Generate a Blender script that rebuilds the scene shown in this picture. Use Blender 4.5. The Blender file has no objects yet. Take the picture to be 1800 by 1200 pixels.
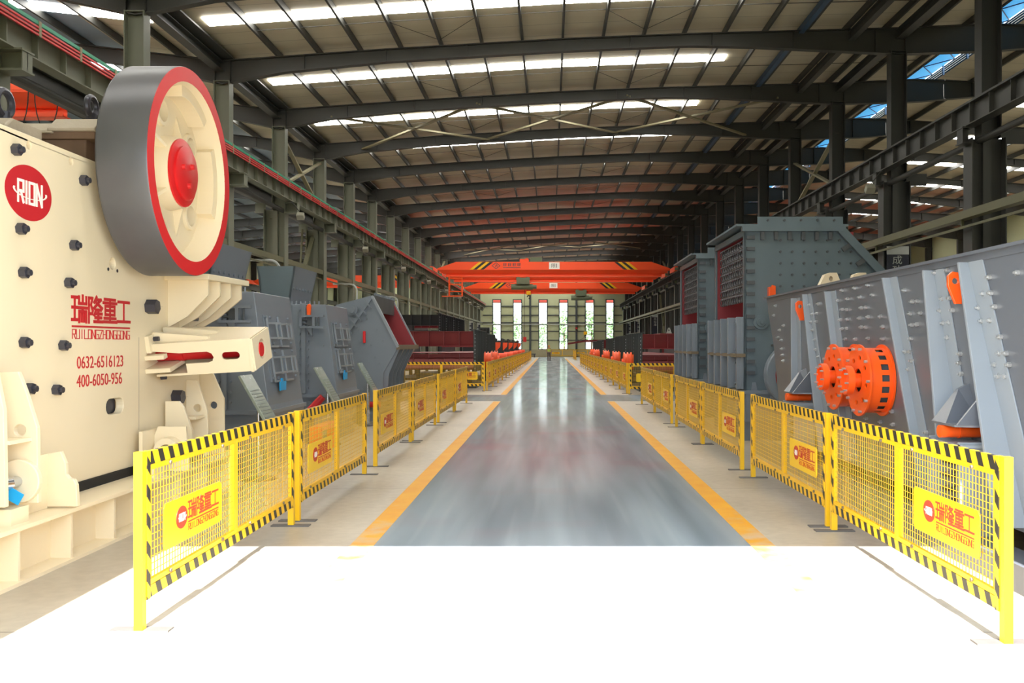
import bpy, bmesh, math, random
from mathutils import Vector, Matrix
from mathutils.geometry import tessellate_polygon

random.seed(7)
SC = bpy.context.scene
COL = SC.collection
PI = math.pi
# ------------------------------------------------------------------ camera
F, CX, CY, CAMZ = 1583.0, 968.0, 605.0, 1.92
cd = bpy.data.cameras.new('camera'); cam = bpy.data.objects.new('camera', cd); COL.objects.link(cam)
cam.location = (0, 0, CAMZ); cam.rotation_euler = (PI/2, 0, 0)
cd.sensor_width = 36; cd.lens = F/1800*36
cd.shift_x = -(CX-900)/1800; cd.shift_y = (CY-600)/1800
cd.clip_start = .05; cd.clip_end = 500
SC.camera = cam
SC.view_settings.view_transform = 'Standard'; SC.view_settings.look = 'None'
SC.view_settings.gamma = 1; SC.view_settings.use_curve_mapping = False
SC.view_settings.exposure = 0.0
cy = SC.cycles
cy.max_bounces = 8; cy.diffuse_bounces = 5; cy.glossy_bounces = 3; cy.transmission_bounces = 4
cy.transparent_max_bounces = 8; cy.use_denoising = True; cy.caustics_reflective = False; cy.caustics_refractive = False
cy.sample_clamp_indirect = 6
# ------------------------------------------------------------------ sky and sun
W = bpy.data.worlds.new('World'); SC.world = W; W.use_nodes = True
bg = W.node_tree.nodes['Background']
bg.inputs[0].default_value = (.80, .90, 1.0, 1); bg.inputs[1].default_value = 7.0
sd = bpy.data.lights.new('sun', 'SUN'); sun = bpy.data.objects.new('sun', sd); COL.objects.link(sun)
sd.energy = 27; sd.angle = .009; sd.color = (1, .97, .93)
SUN_EL = math.radians(50)
sun.rotation_euler = (PI/2-SUN_EL, 0, 0)      # shines towards +Y and down
sun.location = (0, -20, 30)
SKYLIGHT = 19.0
# ------------------------------------------------------------------ materials
MATS = {}
def lin(c):
    return tuple(((x/255)/12.92 if x/255 <= .04045 else ((x/255+.055)/1.055)**2.4) for x in c)
def _nt(name):
    m = bpy.data.materials.new(name); m.use_nodes = True
    nt = m.node_tree; return m, nt, nt.nodes, nt.links, nt.nodes['Principled BSDF']
def mat(name, rgb, rough=.5, metal=0.0, var=.12, scale=3.0, bump=0.0, coat=0.0, spec=.5):
    """procedural paint or metal: rgb is sRGB 0-255, broken up by noise"""
    m, nt, N, L, P = _nt(name)
    c = lin(rgb)
    tc = N.new('ShaderNodeTexCoord'); nz = N.new('ShaderNodeTexNoise')
    nz.inputs['Scale'].default_value = scale; nz.inputs['Detail'].default_value = 5
    L.new(tc.outputs['Object'], nz.inputs['Vector'])
    mx = N.new('ShaderNodeMix'); mx.data_type = 'RGBA'
    mx.inputs[6].default_value = (*[x*(1-var) for x in c], 1); mx.inputs[7].default_value = (*[min(1, x*(1+var)) for x in c], 1)
    L.new(nz.outputs['Fac'], mx.inputs[0]); L.new(mx.outputs[2], P.inputs['Base Color'])
    mr = N.new('ShaderNodeMapRange'); mr.inputs[3].default_value = max(.02, rough-.08); mr.inputs[4].default_value = min(1, rough+.08)
    L.new(nz.outputs['Fac'], mr.inputs[0]); L.new(mr.outputs[0], P.inputs['Roughness'])
    P.inputs['Metallic'].default_value = metal
    P.inputs['Specular IOR Level'].default_value = spec
    if coat: P.inputs['Coat Weight'].default_value = coat; P.inputs['Coat Roughness'].default_value = .15
    if bump:
        b = N.new('ShaderNodeBump'); b.inputs['Strength'].default_value = bump; b.inputs['Distance'].default_value = .02
        n2 = N.new('ShaderNodeTexNoise'); n2.inputs['Scale'].default_value = scale*8
        L.new(tc.outputs['Object'], n2.inputs['Vector']); L.new(n2.outputs['Fac'], b.inputs['Height']); L.new(b.outputs[0], P.inputs['Normal'])
    MATS[name] = m; return m
def emit(name, rgb, strength):
    m, nt, N, L, P = _nt(name)
    c = lin(rgb); P.inputs['Base Color'].default_value = (*c, 1)
    P.inputs['Emission Color'].default_value = (*c, 1); P.inputs['Emission Strength'].default_value = strength
    MATS[name] = m; return m
def math_node(N, L, op, a, b=None):
    n = N.new('ShaderNodeMath'); n.operation = op
    for i, v in enumerate((a, b)):
        if v is None: continue
        if isinstance(v, (int, float)): n.inputs[i].default_value = v
        else: L.new(v, n.inputs[i])
    return n.outputs[0]
def stripes(name, period, slant, vertical=False, ca=(236, 184, 16), cb=(38, 34, 26)):
    """hazard tape: diagonal bars in object space along x (or z)"""
    m, nt, N, L, P = _nt(name)
    tc = N.new('ShaderNodeTexCoord'); sp = N.new('ShaderNodeSeparateXYZ'); L.new(tc.outputs['Object'], sp.inputs[0])
    a, b = (sp.outputs[2], sp.outputs[0]) if vertical else (sp.outputs[0], sp.outputs[2])
    t = math_node(N, L, 'ADD', a, math_node(N, L, 'MULTIPLY', b, slant))
    fr = math_node(N, L, 'FRACT', math_node(N, L, 'DIVIDE', t, period))
    sel = math_node(N, L, 'LESS_THAN', fr, .47)
    mx = N.new('ShaderNodeMix'); mx.data_type = 'RGBA'
    mx.inputs[6].default_value = (*lin(ca), 1); mx.inputs[7].default_value = (*lin(cb), 1)
    L.new(sel, mx.inputs[0]); L.new(mx.outputs[2], P.inputs['Base Color']); P.inputs['Roughness'].default_value = .45
    MATS[name] = m; return m

mat('cream', (228, 213, 182), .42, var=.05, scale=1.3, coat=.1)
mat('cream_dirty', (176, 164, 146), .75, var=.22, scale=3, bump=.2)
mat('rust_brown', (120, 96, 78), .8, var=.3, scale=6)
mat('red_paint', (205, 30, 34), .4, var=.08)
mat('red_letter', (186, 24, 34), .5, var=.05)
mat('white_letter', (240, 238, 228), .5, var=.03)
mat('wheel_dark', (92, 92, 96), .38, metal=.35, var=.12, scale=5)
mat('bolt_dark', (66, 66, 76), .35, metal=.4, var=.15, scale=20)
mat('bolt_silver', (190, 192, 194), .3, metal=.7, var=.1, scale=20)
mat('rubber', (26, 25, 25), .8)
mat('machine_grey', (116, 124, 134), .42, var=.08, scale=1.6, coat=.1)
mat('machine_dark', (72, 76, 80), .42, var=.12, scale=2)
mat('machine_blue', (94, 108, 116), .4, var=.25, scale=1.2, coat=.15)
mat('screen_grey', (97, 101, 109), .33, var=.06, scale=1.5, coat=.2)
mat('screen_rib', (140, 147, 155), .4, var=.05, scale=1.5)
mat('screen_dark', (62, 66, 66), .45, var=.1)
mat('screen_black', (34, 34, 36), .5, var=.15)
mat('maroon', (118, 36, 40), .5, var=.12, scale=2)
mat('lining_red', (150, 50, 56), .55, var=.12, scale=2)
mat('orange', (250, 92, 20), .38, var=.05, coat=.2)
mat('crane_orange', (248, 84, 36), .42, var=.05, scale=1)
mat('steel_column', (112, 114, 98), .55, var=.1, scale=1.5)
mat('steel_dark', (60, 60, 57), .55, var=.12, scale=1.5)
mat('steel_olive', (98, 96, 70), .55, var=.1, scale=1.5)
mat('brace_light', (140, 133, 106), .6, var=.1)
mat('yellow', (236, 184, 16), .4, var=.05, scale=4)
mat('yellow_wire', (226, 180, 50), .5, var=.05)
mat('sign_yellow', (244, 198, 14), .35, var=.03)
mat('sign_red', (186, 56, 26), .5, var=.04)
mat('foot_steel', (96, 92, 90), .6, var=.2, scale=12)
mat('chrome', (200, 202, 206), .18, metal=.9, var=.05)
mat('board_face', (142, 152, 140), .25, var=.12, scale=9, coat=.3)
mat('board_ink', (96, 106, 100), .5)
mat('tag_blue', (30, 160, 222), .4, var=.05)
mat('flange_brown', (112, 98, 78), .6, var=.18, scale=5)
mat('chain', (112, 112, 116), .3, metal=.75, var=.25, scale=30)
mat('wall_panel', (186, 190, 152), .6, var=.05, scale=.7)
mat('plinth', (160, 154, 126), .8, var=.1, scale=2)
mat('girt_dark', (66, 72, 74), .5)
mat('banner_navy', (36, 40, 54), .6)
mat('banner_white', (176, 180, 176), .6)
mat('lamp_body', (150, 148, 132), .4)
mat('teal', (46, 150, 116), .45)
mat('cable_red', (206, 36, 40), .45)
mat('hoist_green', (98, 110, 84), .5, var=.15)
mat('cable_black', (30, 30, 30), .6)
mat('vest', (196, 226, 60), .6); mat('trousers', (108, 98, 96), .8); mat('skin', (190, 140, 112), .6); mat('helmet', (238, 160, 30), .35); mat('boots', (40, 36, 34), .7)
mat('leaf', (116, 146, 96), .6, var=.35, scale=1.5); mat('bark', (92, 76, 58), .9, var=.2)
mat('outdoor_grey', (170, 172, 172), .8, var=.05); mat('outdoor_red', (226, 90, 96), .6)
mat('roof_outer', (110, 112, 112), .6)
mat('blue_beam', (58, 82, 110), .5)
emit('skylight', (255, 253, 246), SKYLIGHT)
emit('ridge_blue', (70, 170, 235), .8)
stripes('hazard', .165, .5); stripes('hazard_side', .19, 1.0, True)
stripes('hazard_bold', .2, -1.0)

def ceiling_mat():
    m, nt, N, L, P = _nt('roof_lining')
    tc = N.new('ShaderNodeTexCoord'); sp = N.new('ShaderNodeSeparateXYZ'); L.new(tc.outputs['Object'], sp.inputs[0])
    mp = N.new('ShaderNodeMapping'); mp.inputs['Scale'].default_value = (.18, .8, 1); L.new(tc.outputs['Object'], mp.inputs[0])
    nz = N.new('ShaderNodeTexNoise'); nz.inputs['Scale'].default_value = 1.2; nz.inputs['Detail'].default_value = 4; L.new(mp.outputs[0], nz.inputs['Vector'])
    mx = N.new('ShaderNodeMix'); mx.data_type = 'RGBA'; mx.inputs[6].default_value = (*lin((176, 164, 134)), 1); mx.inputs[7].default_value = (*lin((214, 206, 182)), 1)
    L.new(nz.outputs['Fac'], mx.inputs[0])
    # deeper sheets in the hall carry a mottled red tint
    y = sp.outputs[1]
    a = N.new('ShaderNodeMapRange'); a.inputs[1].default_value = 50; a.inputs[2].default_value = 63; L.new(y, a.inputs[0])
    b = N.new('ShaderNodeMapRange'); b.inputs[1].default_value = 104; b.inputs[2].default_value = 78; L.new(y, b.inputs[0])
    n2 = N.new('ShaderNodeTexNoise'); n2.inputs['Scale'].default_value = .16; L.new(tc.outputs['Object'], n2.inputs['Vector'])
    r2 = N.new('ShaderNodeMapRange'); r2.inputs[1].default_value = .35; r2.inputs[2].default_value = .55; L.new(n2.outputs['Fac'], r2.inputs[0])
    k = math_node(N, L, 'MULTIPLY', math_node(N, L, 'MULTIPLY', a.outputs[0], b.outputs[0]), r2.outputs[0])
    k = math_node(N, L, 'MULTIPLY', k, .85)
    m2 = N.new('ShaderNodeMix'); m2.data_type = 'RGBA'; m2.inputs[7].default_value = (*lin((196, 92, 66)), 1)
    L.new(k, m2.inputs[0]); L.new(mx.outputs[2], m2.inputs[6])
    # seams every metre
    fr = math_node(N, L, 'FRACT', math_node(N, L, 'DIVIDE', y, 1.0)); sm = math_node(N, L, 'LESS_THAN', fr, .03)
    m3 = N.new('ShaderNodeMix'); m3.data_type = 'RGBA'; m3.inputs[7].default_value = (*lin((120, 110, 92)), 1)
    L.new(math_node(N, L, 'MULTIPLY', sm, .6), m3.inputs[0]); L.new(m2.outputs[2], m3.inputs[6])
    L.new(m3.outputs[2], P.inputs['Base Color']); P.inputs['Roughness'].default_value = .55
    MATS['roof_lining'] = m
ceiling_mat()
mat('roof_lining_blue', (136, 156, 176), .5, var=.12, scale=.6)
def floor_mats():
    m, nt, N, L, P = _nt('concrete_floor')
    tc = N.new('ShaderNodeTexCoord')
    n1 = N.new('ShaderNodeTexNoise'); n1.inputs['Scale'].default_value = .6; n1.inputs['Detail'].default_value = 8; L.new(tc.outputs['Object'], n1.inputs['Vector'])
    n2 = N.new('ShaderNodeTexNoise'); n2.inputs['Scale'].default_value = 9; n2.inputs['Detail'].default_value = 6; L.new(tc.outputs['Object'], n2.inputs['Vector'])
    s = math_node(N, L, 'ADD', math_node(N, L, 'MULTIPLY', n1.outputs['Fac'], .7), math_node(N, L, 'MULTIPLY', n2.outputs['Fac'], .3))
    r = N.new('ShaderNodeValToRGB'); e = r.color_ramp.elements
    e[0].position = .3; e[0].color = (*lin((146, 137, 123)), 1); e[1].position = .72; e[1].color = (*lin((190, 181, 165)), 1)
    L.new(s, r.inputs[0])
    sp = N.new('ShaderNodeSeparateXYZ'); L.new(tc.outputs['Object'], sp.inputs[0])
    fy = math_node(N, L, 'LESS_THAN', math_node(N, L, 'FRACT', math_node(N, L, 'DIVIDE', sp.outputs[1], 6.0)), .003)
    mx = N.new('ShaderNodeMix'); mx.data_type = 'RGBA'; mx.inputs[7].default_value = (*lin((96, 88, 80)), 1)
    L.new(math_node(N, L, 'MULTIPLY', fy, .7), mx.inputs[0]); L.new(r.outputs[0], mx.inputs[6]); L.new(mx.outputs[2], P.inputs['Base Color'])
    mr = N.new('ShaderNodeMapRange'); mr.inputs[3].default_value = .28; mr.inputs[4].default_value = .5; L.new(n1.outputs['Fac'], mr.inputs[0]); L.new(mr.outputs[0], P.inputs['Roughness'])
    MATS['concrete_floor'] = m
    m, nt, N, L, P = _nt('epoxy_floor')
    tc = N.new('ShaderNodeTexCoord')
    mp = N.new('ShaderNodeMapping'); mp.inputs['Scale'].default_value = (1.4, .12, 1); L.new(tc.outputs['Object'], mp.inputs[0])
    n1 = N.new('ShaderNodeTexNoise'); n1.inputs['Scale'].default_value = 1.3; n1.inputs['Detail'].default_value = 2; n1.inputs['Roughness'].default_value = .5; L.new(mp.outputs[0], n1.inputs['Vector'])
    r = N.new('ShaderNodeValToRGB'); e = r.color_ramp.elements
    e[0].position = .32; e[0].color = (*lin((122, 132, 140)), 1); e[1].position = .7; e[1].color = (*lin((152, 163, 172)), 1)
    L.new(n1.outputs['Fac'], r.inputs[0])
    # reddish reflection painted into the colour as soft patches
    n3 = N.new('ShaderNodeTexNoise'); n3.inputs['Scale'].default_value = .4; n3.inputs['Detail'].default_value = 2; L.new(tc.outputs['Object'], n3.inputs['Vector'])
    r3 = N.new('ShaderNodeMapRange'); r3.inputs[1].default_value = .56; r3.inputs[2].default_value = .72; r3.inputs[4].default_value = .3; L.new(n3.outputs['Fac'], r3.inputs[0])
    mx = N.new('ShaderNodeMix'); mx.data_type = 'RGBA'; mx.inputs[7].default_value = (*lin((152, 112, 120)), 1)
    L.new(r3.outputs[0], mx.inputs[0]); L.new(r.outputs[0], mx.inputs[6])
    # pale scratches
    mp2 = N.new('ShaderNodeMapping'); mp2.inputs['Scale'].default_value = (4, .15, 1); mp2.inputs['Rotation'].default_value = (0, 0, .06); L.new(tc.outputs['Object'], mp2.inputs[0])
    n4 = N.new('ShaderNodeTexNoise'); n4.inputs['Scale'].default_value = 1.5; n4.inputs['Detail'].default_value = 1; L.new(mp2.outputs[0], n4.inputs['Vector'])
    r4 = N.new('ShaderNodeMapRange'); r4.inputs[1].default_value = .55; r4.inputs[2].default_value = .85; r4.inputs[4].default_value = .28; L.new(n4.outputs['Fac'], r4.inputs[0])
    m2 = N.new('ShaderNodeMix'); m2.data_type = 'RGBA'; m2.inputs[7].default_value = (*lin((176, 184, 186)), 1)
    L.new(r4.outputs[0], m2.inputs[0]); L.new(mx.outputs[2], m2.inputs[6]); L.new(m2.outputs[2], P.inputs['Base Color'])
    mr = N.new('ShaderNodeMapRange'); mr.inputs[1].default_value = .3; mr.inputs[2].default_value = .7; mr.inputs[3].default_value = .09; mr.inputs[4].default_value = .13; L.new(n1.outputs['Fac'], mr.inputs[0]); L.new(mr.outputs[0], P.inputs['Roughness'])
    # dusty coat: the grazing reflection never outweighs the paint under it
    fr = N.new('ShaderNodeFresnel'); fr.inputs[0].default_value = 1.42
    gl = N.new('ShaderNodeBsdfGlossy'); L.new(mr.outputs[0], gl.inputs['Roughness'])
    df = N.new('ShaderNodeBsdfDiffuse'); L.new(m2.outputs[2], df.inputs[0]); ms = N.new('ShaderNodeMixShader')
    L.new(math_node(N, L, 'MINIMUM', math_node(N, L, 'MULTIPLY', fr.outputs[0], .8), .38), ms.inputs[0]); L.new(df.outputs[0], ms.inputs[1]); L.new(gl.outputs[0], ms.inputs[2])
    L.new(ms.outputs[0], N['Material Output'].inputs[0]); N.remove(P)
    MATS['epoxy_floor'] = m
    m, nt, N, L, P = _nt('floor_yellow')
    tc = N.new('ShaderNodeTexCoord'); n1 = N.new('ShaderNodeTexNoise'); n1.inputs['Scale'].default_value = 2.5; n1.inputs['Detail'].default_value = 8; L.new(tc.outputs['Object'], n1.inputs['Vector'])
    r = N.new('ShaderNodeValToRGB'); e = r.color_ramp.elements
    e[0].position = .35; e[0].color = (*lin((206, 142, 6)), 1); e[1].position = .75; e[1].color = (*lin((212, 156, 14)), 1)
    L.new(n1.outputs['Fac'], r.inputs[0])
    # sun wash-out by the door painted in as a broken fade to concrete
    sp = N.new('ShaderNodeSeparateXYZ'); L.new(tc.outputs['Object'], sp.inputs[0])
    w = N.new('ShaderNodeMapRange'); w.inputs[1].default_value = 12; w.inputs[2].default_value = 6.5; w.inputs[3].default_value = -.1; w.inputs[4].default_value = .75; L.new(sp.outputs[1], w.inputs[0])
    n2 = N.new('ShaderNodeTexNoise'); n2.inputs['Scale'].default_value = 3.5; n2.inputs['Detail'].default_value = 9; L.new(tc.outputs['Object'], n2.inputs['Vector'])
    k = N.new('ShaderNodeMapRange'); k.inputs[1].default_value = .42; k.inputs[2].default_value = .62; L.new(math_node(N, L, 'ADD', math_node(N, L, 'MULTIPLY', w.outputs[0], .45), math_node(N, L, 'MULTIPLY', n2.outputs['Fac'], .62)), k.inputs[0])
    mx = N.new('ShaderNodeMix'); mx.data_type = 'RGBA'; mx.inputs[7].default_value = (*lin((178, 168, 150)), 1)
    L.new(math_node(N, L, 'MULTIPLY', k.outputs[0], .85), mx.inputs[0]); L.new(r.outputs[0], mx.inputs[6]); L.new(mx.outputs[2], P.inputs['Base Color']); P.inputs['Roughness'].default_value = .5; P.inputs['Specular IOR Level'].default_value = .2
    MATS['floor_yellow'] = m
    m, nt, N, L, P = _nt('glass')
    N.remove(P); out = N['Material Output']
    t = N.new('ShaderNodeBsdfTransparent'); t.inputs[0].default_value = (.95, .98, .97, 1); g = N.new('ShaderNodeBsdfGlossy'); g.inputs['Roughness'].default_value = .03
    fr = N.new('ShaderNodeFresnel'); fr.inputs[0].default_value = 1.45; ms = N.new('ShaderNodeMixShader')
    L.new(fr.outputs[0], ms.inputs[0]); L.new(t.outputs[0], ms.inputs[1]); L.new(g.outputs[0], ms.inputs[2]); L.new(ms.outputs[0], out.inputs[0])
    MATS['glass'] = m
floor_mats()

# ------------------------------------------------------------------ mesh helpers
ORG = {}
class MB:
    """collects shapes and links them as one mesh object"""
    def __init__(s): s.v = []; s.f = []
    def add(s, vs, fs):
        n = len(s.v); s.v += [tuple(v) for v in vs]; s.f += [tuple(n+i for i in f) for f in fs]; return s
    def hexa(s, p):
        return s.add(p, [(0, 3, 2, 1), (4, 5, 6, 7), (0, 1, 5, 4), (1, 2, 6, 5), (2, 3, 7, 6), (3, 0, 4, 7)])
    def box(s, x0, x1, y0, y1, z0, z1):
        return s.hexa([(x0, y0, z0), (x1, y0, z0), (x1, y1, z0), (x0, y1, z0), (x0, y0, z1), (x1, y0, z1), (x1, y1, z1), (x0, y1, z1)])
    def bar(s, p, q, w, h, up=(0, 0, 1), off=(0, 0)):
        p, q, up = Vector(p), Vector(q), Vector(up); d = (q-p).normalized()
        if abs(d.dot(up)) > .999: up = Vector((1, 0, 0))
        sd = d.cross(up).normalized(); u = sd.cross(d).normalized()
        o = sd*off[0]+u*off[1]; a, b = sd*w/2, u*h/2
        return s.hexa([p+o-a-b, p+o+a-b, q+o+a-b, q+o-a-b, p+o-a+b, p+o+a+b, q+o+a+b, q+o-a+b])
    def ibeam(s, p, q, depth, width, tw=.02, tf=.025, up=(0, 0, 1)):
        s.bar(p, q, tw, depth-2*tf, up); s.bar(p, q, width, tf, up, (0, depth/2-tf/2)); s.bar(p, q, width, tf, up, (0, -depth/2+tf/2)); return s
    def tube(s, p, q, r0, r1=None, n=14, caps=True):
        r1 = r0 if r1 is None else r1
        p, q = Vector(p), Vector(q); d = (q-p).normalized()
        a = d.orthogonal().normalized(); b = d.cross(a)
        vs = []
        for c, r in ((p, r0), (q, r1)):
            for i in range(n):
                t = 2*PI*i/n; vs.append(c+(a*math.cos(t)+b*math.sin(t))*r)
        fs = [(i, (i+1) % n, n+(i+1) % n, n+i) for i in range(n)]
        if caps: fs += [tuple(range(n-1, -1, -1)), tuple(range(n, 2*n))]
        return s.add(vs, fs)
    def pipe(s, pts, r, n=8):
        pts = [Vector(p) for p in pts]; rings = []; ref = None
        for i, p in enumerate(pts):
            d = (pts[min(i+1, len(pts)-1)]-pts[max(i-1, 0)]).normalized()
            if ref is None: ref = d.orthogonal().normalized()
            a = (ref-d*ref.dot(d)).normalized(); ref = a; b = d.cross(a)
            rings.append([p+(a*math.cos(2*PI*k/n)+b*math.sin(2*PI*k/n))*r for k in range(n)])
        vs = [v for g in rings for v in g]; fs = []
        for i in range(len(pts)-1):
            fs += [(i*n+k, i*n+(k+1) % n, (i+1)*n+(k+1) % n, (i+1)*n+k) for k in range(n)]
        fs += [tuple(range(n-1, -1, -1)), tuple(range((len(pts)-1)*n, len(pts)*n))]
        return s.add(vs, fs)
    def lathe(s, prof, c, axis='x', n=48, closed=True):
        """profile of (radius, offset along the axis) turned about the axis through c"""
        if not closed:
            if prof[0][0] < 1e-6: prof = prof[1:]
            if prof[-1][0] < 1e-6: prof = prof[:-1]
        c = Vector(c); ax = {'x': 0, 'y': 1, 'z': 2}[axis]; A = [Vector((0, 0, 0)) for _ in range(3)]
        e = Vector((0, 0, 0)); e[ax] = 1; a = Vector((0, 0, 0)); a[(ax+1) % 3] = 1; b = Vector((0, 0, 0)); b[(ax+2) % 3] = 1
        vs = [c+e*t+(a*math.cos(2*PI*k/n)+b*math.sin(2*PI*k/n))*r for r, t in prof for k in range(n)]
        m = len(prof); fs = []
        for i in range(m if closed else m-1):
            j = (i+1) % m
            fs += [(i*n+k, i*n+(k+1) % n, j*n+(k+1) % n, j*n+k) for k in range(n)]
        if not closed:
            if prof[0][0] > 1e-6: fs.append(tuple(range(n)))
            if prof[-1][0] > 1e-6: fs.append(tuple(range((m-1)*n, m*n)))
        return s.add(vs, fs)
    def prism(s, poly, axis, d0, d1, holes=()):
        """flat outline (with holes) in the plane across the axis, given thickness d0..d1"""
        def P(u, w, d): return {'x': (d, u, w), 'y': (u, d, w), 'z': (u, w, d)}[axis]
        loops = [list(poly)]+[list(h) for h in holes]
        flat = [p for l in loops for p in l]; n = len(flat)
        tris = tessellate_polygon([[Vector((p[0], p[1], 0)) for p in l] for l in loops]) if holes or len(poly) > 4 else None
        vs = [P(p[0], p[1], d0) for p in flat]+[P(p[0], p[1], d1) for p in flat]
        if tris is None: fs = [tuple(range(len(poly))), tuple(n+i for i in range(len(poly)))]
        else: fs = [tuple(t) for t in tris]+[tuple(n+i for i in t) for t in tris]
        o = 0
        for l in loops:
            k = len(l); fs += [(o+i, o+(i+1) % k, n+o+(i+1) % k, n+o+i) for i in range(k)]; o += k
        return s.add(vs, fs)
    def hexbolt(s, p, d, r=.05, L=.06, shank=.5):
        p, d = Vector(p), Vector(d); s.tube(p, p+d*L, r, n=6); s.tube(p+d*L, p+d*(L*1.5), r*shank, n=8); return s
    def build(s, name, m, parent=None, bev=0, smooth=False, label=None):
        o0 = ORG.get(parent, Vector((0, 0, 0)))
        me = bpy.data.meshes.new(name); me.from_pydata([tuple(Vector(v)-o0) for v in s.v], [], s.f)
        bm = bmesh.new(); bm.from_mesh(me); bmesh.ops.recalc_face_normals(bm, faces=bm.faces); bm.to_mesh(me); bm.free()
        me.materials.append(MATS[m] if isinstance(m, str) else m)
        if smooth:
            me.polygons.foreach_set('use_smooth', [True]*len(me.polygons)); me.set_sharp_from_angle(angle=math.radians(34))
        o = bpy.data.objects.new(name, me); COL.objects.link(o)
        if parent is not None: o.parent = parent; ORG[o] = o0
        if bev:
            b = o.modifiers.new('edge', 'BEVEL'); b.width = bev; b.segments = 2; b.limit_method = 'ANGLE'; b.angle_limit = math.radians(40)
        if label: o['label'] = label
        return o
def tag(o, label, cat, group=None, kind=None):
    o['label'] = label; o['category'] = cat
    if group: o['group'] = group
    if kind: o['kind'] = kind
    return o
def thing(name, label, cat, loc=(0, 0, 0), group=None):
    o = bpy.data.objects.new(name, None); COL.objects.link(o); o.location = loc; o.empty_display_size = .3
    ORG[o] = Vector(loc); return tag(o, label, cat, group)
def struct(name, mb, m, label, cat, **k):
    o = mb.build(name, m, **k); return tag(o, label, cat, None, 'structure')
def dup(o, loc=None, rz=None, label=None, parent=None, scale=None):
    c = o.copy(); COL.objects.link(c)
    if parent is not None: c.parent = parent
    if loc is not None: c.location = loc
    if rz is not None: c.rotation_euler = (0, 0, rz)
    if scale is not None: c.scale = scale
    if label: c['label'] = label
    for ch in list(o.children): dup(ch, parent=c)
    return c
def scatter(name, mb, m, places, parent, label=None):
    """the same small part set at each place; a mesh shared by all"""
    first = None
    for p in places:
        if first is None:
            o0 = ORG[parent]; ORG[parent] = Vector((0, 0, 0)); first = o = mb.build(name, m, parent, label=label); ORG[parent] = o0
        else: o = first.copy(); COL.objects.link(o); o.parent = parent
        o.location = Vector(p)-ORG[parent]
ORDN = ['first', 'second', 'third', 'fourth', 'fifth', 'sixth', 'seventh', 'eighth', 'ninth', 'tenth', 'eleventh', 'twelfth', 'thirteenth', 'fourteenth', 'fifteenth', 'sixteenth', 'seventeenth', 'eighteenth', 'nineteenth', 'twentieth', 'twenty-first', 'twenty-second', 'twenty-third', 'twenty-fourth', 'twenty-fifth', 'twenty-sixth']
def onX(px, py, X): Y = F*X/(px-CX); return Vector((X, Y, CAMZ+(CY-py)*Y/F))
def onY(px, py, Y): return Vector(((px-CX)*Y/F, Y, CAMZ+(CY-py)*Y/F))
def circ(u, w, r, n=20, ru=None): return [(u+(ru or r)*math.cos(2*PI*i/n), w+r*math.sin(2*PI*i/n)) for i in range(n)]
def slot(u0, u1, w, r, n=8):
    return [(u1+r*math.cos(t), w+r*math.sin(t)) for t in [-PI/2+PI*i/n for i in range(n+1)]]+[(u0+r*math.cos(t), w+r*math.sin(t)) for t in [PI/2+PI*i/n for i in range(n+1)]]

# ------------------------------------------------------------------ lettering drawn as strokes on a 10-high grid
GL = {
 'rui': [(0, 9.2, 3.6, 9.2), (.2, 5.4, 3.4, 5.4), (0, .8, 3.6, .8), (1.8, .8, 1.8, 9.2),
         (4.5, 7, 9.7, 7), (4.7, 7, 4.7, 9.5), (7.1, 7, 7.1, 10), (9.5, 7, 9.5, 9.5), (4.3, 5.4, 9.9, 5.4), (7.1, 5.4, 7.1, 4),
         (4.7, 0, 4.7, 4), (9.5, 0, 9.5, 4), (4.7, 4, 9.5, 4), (6.3, .3, 6.3, 4), (7.9, .3, 7.9, 4)],
 'long': [(.6, 0, .6, 9.5), (.6, 9.4, 3, 9.4), (3, 9.4, 2, 6.8), (2, 6.8, 3.2, 4.6), (3.2, 4.6, 2.8, 3.4), (2.8, 3.4, 1.6, 3.4),
          (5.9, 10, 4.2, 7.9), (5.5, 9, 9, 9), (9, 9, 4.2, 5.7), (5.4, 8, 9.9, 5.7), (5.2, 5, 9, 5), (5.2, 4.4, 4.3, 2.9), (4.9, 3.5, 9.6, 3.5), (5, 2, 9.3, 2), (4.2, .4, 10, .4), (7.1, .4, 7.1, 5)],
 'zhong': [(1, 9.5, 9, 9.5), (0, 8.1, 10, 8.1), (1.5, 3.4, 1.5, 6.8), (8.5, 3.4, 8.5, 6.8), (1.5, 6.8, 8.5, 6.8), (1.5, 5.1, 8.5, 5.1), (1.5, 3.4, 8.5, 3.4), (5, .5, 5, 9.5), (.8, 1.95, 9.2, 1.95), (0, .5, 10, .5)],
 'gong': [(.6, 9, 9.4, 9), (5, .9, 5, 9), (0, .9, 10, .9)],
 'R': [(0, 0, 0, 10), (0, 10, 5, 10), (5, 10, 5, 5), (0, 5, 5, 5), (2.4, 5, 5, 0)], 'U': [(0, 10, 0, 0), (0, 0, 5, 0), (5, 0, 5, 10)], 'I': [(2.5, 0, 2.5, 10)],
 'L': [(0, 10, 0, 0), (0, 0, 5, 0)], 'O': [(0, 0, 0, 10), (0, 10, 5, 10), (5, 10, 5, 0), (0, 0, 5, 0)], 'N': [(0, 0, 0, 10), (0, 10, 5, 0), (5, 0, 5, 10)],
 'G': [(5, 10, 0, 10), (0, 10, 0, 0), (0, 0, 5, 0), (5, 0, 5, 5), (5, 5, 2.6, 5)], 'Z': [(0, 10, 5, 10), (5, 10, 0, 0), (0, 0, 5, 0)], 'H': [(0, 0, 0, 10), (5, 0, 5, 10), (0, 5, 5, 5)],
}
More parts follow.
